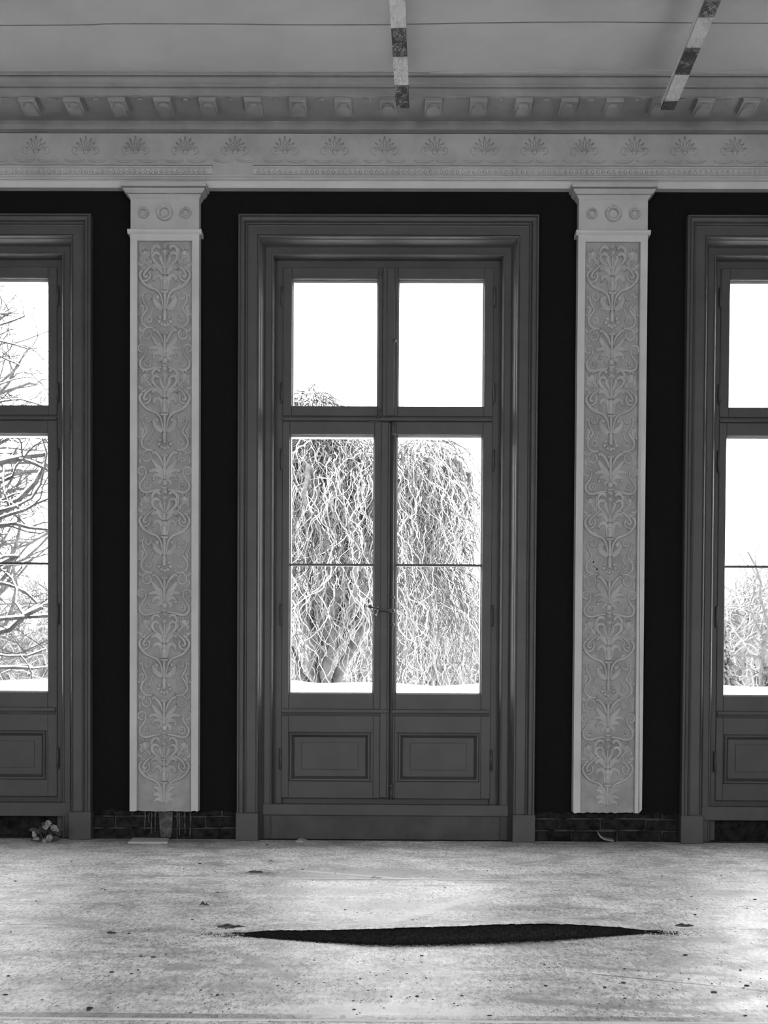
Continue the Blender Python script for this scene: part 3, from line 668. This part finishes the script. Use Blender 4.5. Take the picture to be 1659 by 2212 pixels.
    for s_ in (-1, 1):
        xo, po, pi_ = s_*HXO, s_*0.530, s_*0.062 if s_ < 0 else 0.052
        pi_ = -0.070 if s_ < 0 else 0.050
        po = -0.535 if s_ < 0 else 0.522
        xi = 0.0185 if s_ < 0 else 0.020
        a, c = min(po, pi_), max(po, pi_)
        b = MB(); b.box(xo, po, Y0, Y1, zl0, zl1, 0.003); b.box(xi, pi_, Y0, Y1, zl0, zl1, 0.003)
        b.box(a-0.001, c+0.001, Y0, Y1, p1, zl1, 0.003); b.box(a-0.001, c+0.001, Y0, Y1, zr, p0, 0.003)
        pa, pc = (-0.530, -0.085) if s_ < 0 else (0.068, 0.512)
        b.box(a-0.001, c+0.001, Y0, Y1, zpan1, zr, 0.002); b.box(a-0.001, c+0.001, Y0, Y1, zl0, zpan0, 0.002)
        b.box(a-0.001, pa, Y0, Y1, zpan0-0.001, zpan1+0.001, 0.002); b.box(pc, c+0.001, Y0, Y1, zpan0-0.001, zpan1+0.001, 0.002)
        L = b.build('door_leaf', 'grey_paint', root)
        zbar = z(1220)
        MB().box(a, c, GY+0.024, GY+0.029, p0, zbar-0.004).build('pane', 'glass', L); MB().box(a, c, GY+0.024, GY+0.029, zbar+0.004, p1).build('pane', 'glass', L)
        MB().box(a, c, GY+0.010, GY+0.034, zbar-0.006, zbar+0.006, 0.0).build('glazing_bar', 'grey_paint', L)
        b = MB()
        for q in ((a, a+0.007, p0, p1), (c-0.007, c, p0, p1), (a, c, p0, p0+0.008), (a, c, p1-0.010, p1)): b.box(q[0], q[1], GY+0.029, GY+0.075, q[2], q[3])
        b.build('putty_bead', 'white_wood', L)
        # weather ledge under the glass
        x0, x1 = min(xo, xi)+0.004, max(xo, xi)-0.008
        MB().extrude_x([(GY, zr+0.014), (GY-0.006, zr+0.033), (GY-0.014, zr+0.030), (GY-0.016, zr+0.014), (GY-0.010, zr+0.010), (GY-0.004, zr-0.004), (GY, zr-0.006)][::-1], x0, x1).build('weather_ledge', 'grey_paint', L)
        # sunk panel: moulding frame and raised field
        MB().box(pa, pc, GY+0.016, GY+0.03, zpan0, zpan1).build('sunk_panel', 'grey_paint', L)
        b = MB(); prof = [(0.0, -0.006), (0.004, -0.010), (0.012, -0.009), (0.018, 0.002), (0.024, 0.010), (0.028, 0.017)]
        for q, (u, y) in enumerate(prof): b.v += [(pa+u, GY+y, zpan0+u), (pc-u, GY+y, zpan0+u), (pc-u, GY+y, zpan1-u), (pa+u, GY+y, zpan1-u)]
        for q in range(len(prof)-1):
            for k in range(4): b.f.append((q*4+k, q*4+(k+1) % 4, q*4+4+(k+1) % 4, q*4+4+k))
        b.build('panel_moulding', 'grey_paint', L)
        MB().box(pa+0.066, pc-0.066, GY+0.011, GY+0.02, zpan0+0.063, zpan1-0.055, 0.002).build('raised_field', 'grey_paint', L)
        for py in (993, 1328, 1640):
            zz = z(py); MB().tube([(xo+s_*0.004, GY-0.005, zz-0.055), (xo+s_*0.004, GY-0.005, zz+0.055)], 0.0075, 8).ball((xo+s_*0.004, GY-0.005, zz-0.058), 0.006, 8, 5).build('hinge', 'grey_paint', L, True)
        if s_ < 0:
            MB().box(-0.02, 0.045, Y1, Y1+0.014, zl0, zl1, 0.001).build('rebate_strip', 'grey_paint', L)
            MB().box(-0.034, 0.006, GY-0.010, GY+0.001, zl0+0.004, zl1-0.004, 0.004).build('meeting_strip', 'grey_paint', L)
        else:
            rx, ry = 0.031, GY-0.010
            b = MB().tube([(rx, ry, z(1727)), (rx, ry, z(914))], 0.0065, 8)
            b.tube([(rx, ry, z(1727)), (rx, ry, z(1700))], 0.009, 8); b.tube([(rx, ry, z(940)), (rx, ry, z(913))], 0.009, 8)
            R = b.build('bolt_rod', 'grey_paint', L, True)
            for py in (1291, 1350, 1697, 938): MB().ball((rx, ry-0.002, z(py)), (0.014, 0.012, 0.011), 10, 6).build('rod_guide', 'grey_paint', L, True)
            hz = z(1320)
            MB().ball((rx, ry-0.004, hz), (0.016, 0.014, 0.013), 10, 6).tube([(rx, ry-0.012, hz), (-0.03, ry-0.022, hz+0.004), (-0.085, ry-0.03, hz+0.018)], [0.010, 0.007, 0.006], 8).ball((-0.092, ry-0.03, hz+0.021), 0.011, 10, 6).build('lever_handle', 'grey_paint', L, True)
            MB().tube([(-0.044, GY-0.012, hz+0.018), (-0.044, GY-0.03, hz+0.018), (-0.046, GY-0.034, hz+0.0), (-0.052, GY-0.03, hz-0.022)], 0.004, 6).ball((-0.052, GY-0.03, hz-0.024), 0.0075, 8, 5).build('lever_catch', 'old_brass', L, True)
    # catches of the upper lights
    for py, x, sgn in ((590, -0.040, 1), (893, -0.048, -1)):
        zz = z(py); MB().tube([(x+0.006, GY-0.012, zz+0.022), (x, GY-0.018, zz), (x-0.004, GY-0.016, zz-0.022)], [0.006, 0.005, 0.006], 6).ball((x-0.004, GY-0.018, zz-0.024), 0.007, 8, 5).build('sash_catch', 'grey_paint', root, True)
    MB().ball((0.036, GY-0.016, z(738)), (0.010, 0.010, 0.010), 8, 5).build('sash_knob', 'grey_paint', root, True)
    MB().box(0.004, 0.040, GY-0.006, GY+0.006, z(913.5), z(910.5), 0.0).build('keeper_slot', 'felt', root)
    MB().box(-0.105, -0.045, GY-0.008, GY, z(914), z(911), 0.001).build('keeper_plate', 'grey_paint', root)
    portal(cx, 0.355, (3.42+0.17)/2, 2*OPW+0.32, 3.42-0.17, (-math.pi/2, 0, 0))
door(1, 0.0, 'central grey double door with four large panes and lower panels', True)
door(2, -DX, 'grey glazed door cut off by the left edge, beside the dried flowers', False)
door(3, DX, 'grey glazed door cut off by the right edge of the view', False)
# ================================================================== THINGS IN THE ROOM
def batten(p_end, p_far, bounds, first_dark, label):
    Zb = 3.705; a = Vector((*FL(*p_end, Zb), 0)); b = Vector((*FL(*p_far, Zb), 0)); d = (b-a).normalized()
    root = empty('striped_batten', (a.x, a.y, Zb)); tag(root, label, 'batten', 'taped battens under the ceiling')
    root.rotation_euler = (0, 0, math.atan2(d.y, d.x))           # local +X runs back into the room
    L = 3.4; hw = 0.0325
    MB().box(0.0, L, -hw, hw, 0.0, 0.045, 0.002).build('wooden_bar', 'white_wood', root)
    s_ = [0.0]
    for q in bounds:
        c = Vector((*FL(*q, Zb), 0)); s_.append((c-a).dot(d))
    while s_[-1] < L-0.26: s_.append(s_[-1]+0.24)
    s_.append(L); dark = first_dark
    for k in range(len(s_)-1):
        o = 0.0008*(k % 2)
        MB().box(s_[k]+(-0.002 if k == 0 else 0), s_[k+1]-0.0005, -hw-0.001-o, hw+0.001+o, -0.0015-o, 0.012, 0.001).build('tape_stripe', 'tape_black' if dark else 'tape_white', root); dark = not dark
    for x in (1.3, 2.6): MB().box(x-0.015, x+0.015, -0.004, 0.004, 0.045, ZCEIL-Zb).build('hanger', 'iron', root)
batten((870, 233), (858, 0), [(867.5, 183), (864, 122), (861, 60)], True, 'black and white taped batten above the central glazed door')
batten((1442, 237), (1541, 0), [(1450, 218), (1474, 161), (1498, 102), (1524, 37)], True, 'black and white taped batten slanting toward the upper right corner')
# dried bouquet on the floor at the left
bx, by = FL(98, 1820); bq = empty('flower_bouquet', (bx, by, 0)); tag(bq, 'small dried flower bouquet lying on the floor by the left door', 'bouquet')
S = 1/400.0
def blossom(x, z, r, m_, y=0.0):
    b = MB().ball((x, y, z), (r*0.6, r*0.6, r*0.6), 8, 5)
    for i in range(9):
        t = 2*math.pi*i/9; ph = 0.3+0.9*(i % 3)/2
        c = Vector((x+r*0.75*math.cos(t)*math.cos(ph*0.5), y-r*0.5*math.sin(ph)-r*0.1, z+r*0.75*math.sin(t)))
        b.ball(c, (r*0.36, r*0.2, r*0.34), 7, 4)
    b.build('blossom', m_, bq, True)
for px, py, r, m_ in ((107, 1779, 7, 'petal'), (119, 1788, 7, 'petal'), (103, 1787, 5, 'petal'), (97, 1786, 3, 'petal'), (110, 1809, 7, 'petal'), (77, 1804, 5, 'petal'), (76, 1798, 3, 'petal'), (125, 1793, 4, 'petal'), (99, 1815, 5, 'petal')):
    blossom((px-98)*S, (1820-py)*S, r*S, m_, -0.01-0.02*random.random())
for px, py, dx, dz in ((88, 1800, -14, 4), (104, 1793, -8, 8), (114, 1800, 12, 2), (84, 1812, -8, -2), (116, 1796, 6, 10), (95, 1810, 10, -6), (92, 1804, -6, 10), (106, 1801, 8, -10), (120, 1802, 10, 6), (100, 1797, -10, 0), (90, 1816, -14, 0), (108, 1816, 14, 2)):
    x, z_ = (px-98)*S, (1820-py)*S; b = MB(); y = random.uniform(-0.02, 0.03); n_ = 6
    for i in range(n_+1):
        t = i/n_; w = 0.014*math.sin(math.pi*(0.1+0.85*t)); X = x+dx*S*1.6*t; Z = max(z_+dz*S*1.6*t+0.008*math.sin(3*t), 0.005)
        b.v += [(X, y-0.01*t, Z+w), (X, y-0.014*t-0.006, Z), (X, y-0.01*t, max(Z-w, 0.002))]
    for i in range(n_):
        for k in range(2): q = i*3+k; b.f.append((q, q+1, q+4, q+3))
    b.build('leaf', 'leaf_dry', bq, True)
pw = MB(); pw.poly_y([((76-98)*S, 0.017), ((80-98)*S, 0.033), ((88-98)*S, 0.034), ((90-98)*S, 0.017)], -0.045, -0.03); pw.build('wrapping_paper', 'petal', bq)
for i in range(7):
    t = random.uniform(-0.04, 0.05); MB().tube([(t*0.4, 0.02, 0.006), (t*0.8, 0.005, 0.04), (t, -0.01, 0.075)], 0.002, 5).build('stalk', 'leaf_dry', bq, True)
# loose things on the floor
def flat_piece(name, pts, z1, m_, label, cat, rag=0.0, curl=0.0):
    P = [FL(*p) for p in pts]; cx = sum(p[0] for p in P)/len(P); cy = sum(p[1] for p in P)/len(P)
    o = MB().poly_z([(x-cx+random.uniform(-rag, rag), y-cy) for x, y in P], 0.0, z1).build(name, m_, None, False, (cx, cy, 0.0005))
    return tag(o, label, cat)
flat_piece('paper_sheet', [(276, 1822), (362, 1822), (366, 1811), (288, 1812)], 0.007, 'cardboard', 'pale cardboard sheet on the floor below the left pilaster', 'cardboard')
flat_piece('plaster_flake', [(640, 1819), (655, 1820), (663, 1817), (648, 1813)], 0.008, 'scrap_light', 'small pale plaster flake on the floor before the central door', 'plaster flake')
flat_piece('plaster_strip', [(885, 1821), (930, 1822), (934, 1820), (890, 1818)], 0.004, 'scrap_light', 'thin pale plaster strip on the floor against the apron', 'plaster strip')
x0, y0 = FL(1310, 1819)
c = MB(); P = [(-0.055, 0, 0.050), (-0.04, 0, 0.028), (-0.015, 0, 0.014), (0.03, 0, 0.006)]
for i, p in enumerate(catmull(P, 4)): c.v += [(p[0], -0.02, p[2]), (p[0], 0.012, p[2]+0.006), (p[0]+0.004, 0.012, p[2]+0.013), (p[0]+0.004, -0.02, p[2]+0.007)]
for i in range(len(catmull(P, 4))-1):
    for k in range(4): a = i*4; c.f.append((a+k, a+(k+1) % 4, a+4+(k+1) % 4, a+4+k))
c.f += [(3, 2, 1, 0), tuple(len(c.v)-4+k for k in range(4))]
tag(c.build('bark_strip', 'paper', None, False, (x0, y0-0.02, 0)), 'curved grey strip leaning on the bricks under the right pilaster', 'strip')
def scrap(name, px, py, w, h, label, cat, m_='scrap_dark', seed=1):
    x, y = FL(px, py); rnd = random.Random(seed); b = MB(); n_ = 8
    for i in range(n_+1):
        t = i/n_; X = (t-0.5)*w; Z = h*math.exp(-((t-0.35)/0.16)**2)+0.5*h*math.exp(-((t-0.75)/0.1)**2)+0.001; ww = 0.004+0.03*w/0.1*math.sin(math.pi*t)*0.5
        b.v += [(X, -ww+rnd.uniform(-.002, .002), Z*0.35+0.0005), (X, 0, Z+0.002), (X, ww, Z*0.8+0.0005), (X, 0, Z)]
    for i in range(n_):
        for k in range(4): q = i*4; b.f.append((q+k, q+(k+1) % 4, q+4+(k+1) % 4, q+4+k))
    b.f += [(0, 1, 2, 3), tuple(n_*4+k for k in (3, 2, 1, 0))]
    return tag(b.build(name, m_, None, True, (x, y, 0.0005)), label, cat)
scrap('curled_scrap', 441, 1956, 0.035, 0.013, 'small dark curled scrap on the floor, far from the fold', 'scrap', seed=2)
scrap('curled_scrap', 500, 2003, 0.09, 0.009, 'dark peeled scrap lifted at the left end of the floor fold', 'scrap', seed=3)
scrap('splinter', 1478, 2000, 0.06, 0.006, 'dark wood splinter on the floor right of the fold', 'splinter', seed=4)
scrap('splinter', 868, 1997, 0.05, 0.004, 'dark splinter lying just behind the middle of the fold', 'splinter', seed=5)
scrap('splinter', 241, 2016, 0.03, 0.004, 'short dark splinter on the floor left of the fold', 'splinter', seed=6)
scrap('splinter', 552, 1884, 0.06, 0.005, 'dark scrap on the stained floor patch before the door', 'splinter', seed=9)
scrap('wood_chip', 812, 1897, 0.05, 0.008, 'pale wood chip on the seam before the central door', 'wood chip', 'scrap_light', 7)
flat_piece('pale_slat', [(712, 2007), (772, 2008), (776, 2003), (716, 2004)], 0.004, 'scrap_light', 'flat white slat lying along the left part of the fold', 'slat')
flat_piece('grey_slat', [(772, 2005), (812, 2004), (776, 2001), (770, 2001)], 0.006, 'paper', 'short grey wedge lying behind the dark fold', 'slat')
db = MB()
for i in range(900):
    px, py = random.uniform(-60, 1720), 1822+390*random.random()**1.2; x, y = FL(px, py); r = random.uniform(0.0006, 0.0018)*(2.2 if random.random() < 0.08 else 1)
    db.ball((x, y, r*0.4), (r*random.uniform(1, 2.4), r, r*0.7), 5, 4)
tag(db.build('dirt_crumbs', 'scrap_dark'), 'scattered dark dirt crumbs over the whole floor', 'dirt', kind='stuff')
# ================================================================== OUTSIDE
gm = MB(); n_ = 24
gnd = MB().box(-70, 70, 0.37, 140, -0.9, -0.35).build('ground', 'snow'); tag(gnd, 'snow covered ground outside the windows', 'snow', kind='structure')
tb = MB(); LY = 4.0; zl = W(838, 1475, LY)[1]; prof_n = 90
tl = empty('terrace_wall', (0, LY, -0.35)); tag(tl, 'low snow capped terrace wall seen through the lowest panes', 'wall', kind='structure')
MB().box(-9, 9, 0.02, 0.32, 0.0, zl+0.35-0.12).build('wall_body', 'wood_pale', tl)
for i in range(prof_n+1):
    x = -9+18*i/prof_n; h = zl+0.35+0.012*math.sin(i*1.3)+0.010*math.sin(i*0.47+1)+random.uniform(-.006, .006)
    for (y, z_) in ((0.0, zl+0.35-0.16), (-0.03, zl+0.35-0.09), (-0.01, h-0.025), (0.06, h), (0.28, h), (0.36, h-0.05), (0.34, zl+0.35-0.16)): tb.v.append((x, y, z_))
for i in range(prof_n):
    for k in range(6): q = i*7+k; tb.f.append((q, q+7, q+8, q+1))
tb.build('snow_cap', 'snow', tl, True)
# --- weeping tree behind the central door
def wiggle(p, d, n, step, wob, rnd, grav=0.0):
    P = [Vector(p)]; d = Vector(d).normalized()
    for i in range(n):
        d = (d + Vector((rnd.uniform(-wob, wob), rnd.uniform(-wob, wob), rnd.uniform(-wob, wob)*0.6-grav))).normalized(); P.append(P[-1]+d*step)
    return P
def weeping(cx, cy, lobes, zb, n_str, name, label, seed):
    rnd = random.Random(seed); root = empty(name, (cx, cy, -0.35)); tag(root, label, 'tree')
    tr = MB(); tr.tube([(0, 0, 0), (0.05, 0, 0.9), (-0.05, 0, 2.0), (0.1, 0, 3.0), (0.0, 0, 4.2)], [0.14, 0.12, 0.10, 0.08, 0.04], 9)
    tr.build('trunk', 'wood_frost', root, True)
    for li, (lx, lz, rx, ry, rz) in enumerate(lobes):
        for k in range(7):
            a = 2*math.pi*(k+rnd.random()*0.6)/7; e = Vector((lx+rx*0.8*math.cos(a), ry*0.8*math.sin(a), lz+rz*0.45)); s0 = Vector((0, 0, min(lz*0.55, 2.6)+rnd.uniform(-.3, .5)))
            mid = (s0+e)/2+Vector((rnd.uniform(-.2, .2), rnd.uniform(-.2, .2), rz*0.35)); P = catmull([tuple(s0), tuple(s0*0.6+mid*0.4), tuple(mid), tuple(e), tuple(e+Vector((rx*.15*math.cos(a), ry*.15*math.sin(a), -0.5)))], 4)
            P = [(p[0]+rnd.uniform(-.05, .05), p[1]+rnd.uniform(-.05, .05), p[2]+rnd.uniform(-.05, .05)) for p in P]
            MB().tube(P, [0.075*(1-0.7*i/(len(P)-1)) for i in range(len(P))], 6).build('limb', 'wood_dark', root, True)
    sets = {'bark_open': MB(), 'wood_dark': MB(), 'wood_frost': MB(), 'snow': MB()}
    for i in range(n_str):
        li_ = rnd.choices(range(len(lobes)), [l[2]*l[4]*(4.0 if i_ == 0 else 2.2 if i_ == 3 else 1) for i_, l in enumerate(lobes)])[0]; lx, lz, rx, ry, rz = lobes[li_]
        a = rnd.uniform(0, 2*math.pi); ph = math.acos(rnd.uniform(0.0, 1)); s_ = rnd.uniform(0.72, 1.0)
        p = Vector((lx+rx*s_*math.sin(ph)*math.cos(a), ry*s_*math.sin(ph)*math.sin(a), lz+rz*s_*math.cos(ph)))
        d = Vector((0.8*math.cos(a), 0.8*math.sin(a), 0.45-1.1*math.sin(ph)))
        n = rnd.randint(14, 30); step = rnd.uniform(0.045, 0.085)
        P = wiggle(p, d, n, step, 0.75, rnd, 0.30); P = [q for q in P if q.z > zb] or P[:2]
        if len(P) < 2: continue
        r0 = rnd.uniform(0.0035, 0.010); key = rnd.choices(('wood_dark', 'wood_frost', 'snow'), (0.62, 0.30, 0.08) if li_ == 0 else (0.40, 0.46, 0.14))[0]
        if key == 'snow': r0 *= 0.7
        if li_ == 0 and key == 'wood_dark': key = 'bark_open'
        sets[key].tube([tuple(q) for q in P], [r0*(1-0.6*k/(len(P)-1)) for k in range(len(P))], 4, caps=False)
    for key, b in sets.items():
        o = b.build({'bark_open': 'crown_twigs', 'wood_dark': 'hanging_twigs', 'wood_frost': 'frosted_twigs', 'snow': 'snowy_twigs'}[key], key, root, True); o['kind'] = 'stuff'
TY = 10.0
def at(px, py, Y=TY): return W(px, py, Y)
def dirv(x, z, y=0.0): return Vector((x, y, z)).normalized()
ax, az = at(680, 822); bxr, _ = at(1040, 1230); axl, azl = at(860, 925)
cx0 = at(700, 1400)[0]
weeping(cx0, TY, [(at(672, 0)[0]-cx0, at(0, 1010)[1]+0.35, 0.62, 0.7, at(0, 826)[1]-at(0, 1010)[1]), (0.15, at(0, 1180)[1]+0.35, at(1025, 0)[0]-cx0-0.2, 1.9, at(0, 915)[1]-at(0, 1180)[1]), (0.25, at(0, 1330)[1]+0.35, at(1042, 0)[0]-cx0-0.25, 2.1, 1.2), (at(905, 0)[0]-cx0, at(0, 1085)[1]+0.35, 0.75, 0.9, 1.05)],
        0.55, 4600, 'weeping_tree', 'weeping tree with contorted hanging branches behind the central door', 3)
# --- bare trees
def bare(name, loc, h, spread, depth, label, seed, mats, snow=False, thick=1.0, group=None, first=None, cat='tree'):
    rnd = random.Random(seed); root = empty(name, loc); tag(root, label, cat, group)
    T = MB(); B = MB(); Tw = MB(); Sn = MB()
    def grow(p, d, L, r, lev):
        n = 5 if lev < 2 else 4
        n = n+2; P = wiggle(p, d, n, L/n, 0.40+0.06*lev, rnd, -0.02 if lev < 2 else 0.0); R = [r*(1-0.45*i/n) for i in range(n+1)]
        (T if lev == 0 else B if lev < 3 else Tw).tube([tuple(q) for q in P], R, 8 if lev == 0 else 5 if lev < 3 else 3, caps=False)
        if snow and 0 < lev < 3:
            Sn.tube([(q.x, q.y-0.2*R[i], q.z+0.7*R[i]) for i, q in enumerate(P)], [q*0.62+0.002 for q in R], 5, caps=False)
        if lev >= depth: return
        for k in range(rnd.randint(3, 4) if lev < 3 else rnd.randint(2, 3)):
            i = rnd.randint(2 if lev == 0 else 1, n); q = P[i]; dd = (P[min(i, n)]-P[i-1]).normalized()
            sd = Vector((rnd.uniform(-1, 1), rnd.uniform(-1, 1), rnd.uniform(-0.25, 0.7))).normalized()
            grow(q, (dd*(1-spread)+sd*spread).normalized(), L*rnd.uniform(0.55, 0.78), R[i]*0.62, lev+1)
    grow((0, 0, 0), (0, 0, 1), h*0.36, 0.045*h*0.5*thick, 0)
    if first:
        for q in first: grow(*q)
    T.build('trunk', mats[0], root, True); B.build('branches', mats[0], root, True)['kind'] = 'stuff'
    if Tw.v: Tw.build('twigs', mats[1], root, True)['kind'] = 'stuff'
    if snow: Sn.build('branch_snow', 'snow', root, True)['kind'] = 'stuff'
    return root
lx, _ = at(-190, 1400, 6.6)

bare('snowy_tree', (lx, 6.6, -0.35), 6.0, 0.62, 5, 'bare snow laden tree with spreading branches behind the left door', 11, ('bark_open', 'bark_open'), True, 0.9, None,
     [((0, 0, 1.15+0.15*k), dirv(1, (-0.1, 0.25, 0.5, 0.1, 0.8)[k % 5]+0.04*k, (-.3, .2, 0, .4, -.1)[k % 5]), 1.2+0.12*(k % 6), 0.024+0.008*(k % 4), 1) for k in range(26)])
lx2, _ = at(-75, 1400, 17.0)
bare('frosted_tree', (lx2, 17.0, -0.35), 13.5, 0.62, 6, 'dense frosted tree rising behind the snow laden tree on the left', 17, ('bark_mid', 'bark_mid'), False, 0.35, None, [((0, 0, 2.0+0.19*k), dirv((1, 0.7, 1, 0.5)[k % 4], (0.2, 0.9, 0.5, 1.3)[k % 4], (-.6, .5, .1)[k % 3]), 1.5+0.2*(k % 4), 0.04, 2) for k in range(28)])
rx_, _ = at(1668, 1300, 24.0)
bare('far_tree', (rx_, 24.0, -0.35), 10.5, 0.6, 6, 'distant bare tree against the white sky in the right door', 21, ('bark_mid', 'bark_mid'), False, 0.4)
# conical conifer in the right door
def conifer(px, py_top, py_base, Y, wpx, label, seed):
    x, zt = W(px, py_top, Y); rnd = random.Random(seed); sc_ = (6.5+Y)/2600
    root = empty('conifer', (x, Y, -0.35)); tag(root, label, 'conifer', 'small conifers outside the right door')
    h = zt+0.35; b = MB(); MB().tube([(0, 0, 0), (0, 0, h*0.95)], [0.06, 0.01], 7).build('trunk', 'wood_dark', root, True)
    for i in range(700):
        t = rnd.random()**0.7; a = rnd.uniform(0, 2*math.pi); R = (1-t)*wpx*sc_*1.3+0.03; z_ = t*h
        p = Vector((0.35*R*math.cos(a), 0.35*R*math.sin(a), z_+0.02)); e = Vector((R*rnd.uniform(0.75, 1.05)*math.cos(a), R*rnd.uniform(0.75, 1.05)*math.sin(a), z_-0.12*R+rnd.uniform(-.05, .08)))
        b.tube([tuple(p), tuple((p+e)/2+Vector((0, 0, 0.03))), tuple(e)], [0.012, 0.028, 0.006], 4, caps=False)
    b.build('needle_sprays', 'needle', root, True)['kind'] = 'stuff'
conifer(1560, 1352, 1476, 9.0, 70, 'small dark conifer at the left of the right door view', 5)
conifer(1655, 1425, 1476, 11.5, 40, 'lower dark conifer at the right edge of the view', 6)
# far belt of frosted trees, distance haze put into their pale colour
hm = MB(); n_ = 420
def hedge_h(x): return 6.1+0.9*math.sin(x*0.42)+0.6*math.sin(x*1.1+1)+0.35*math.sin(x*2.7+2)
for i in range(n_+1):
    x = -34+68*i/n_; h = hedge_h(x)+random.uniform(-.5, .5)
    for k in range(9): hm.v.append((x+random.uniform(-.1, .1), 50+3*k/8+random.uniform(-.5, .5), -0.35+h*k/8*(1+random.uniform(-.04, .04))))
for i in range(n_):
    for k in range(8): q = i*9+k; hm.f.append((q, q+9, q+10, q+1))
for i in range(9000):
    x = random.uniform(-20, 20); h = hedge_h(x)*random.random()**0.6+0.3; P = wiggle((x, 49+random.uniform(-1, .6), h), (random.uniform(-1, 1), random.uniform(-.5, .5), random.uniform(0, 1.3)), 4, random.uniform(0.12, 0.34), 0.6, random)
    hm.tube([tuple(q) for q in P], [0.035, 0.03, 0.026, 0.02, 0.01], 3, caps=False)
tag(hm.build('far_hedge', 'wood_pale', None, False), 'pale hazy woodland edge in the far distance', 'woodland', kind='stuff')
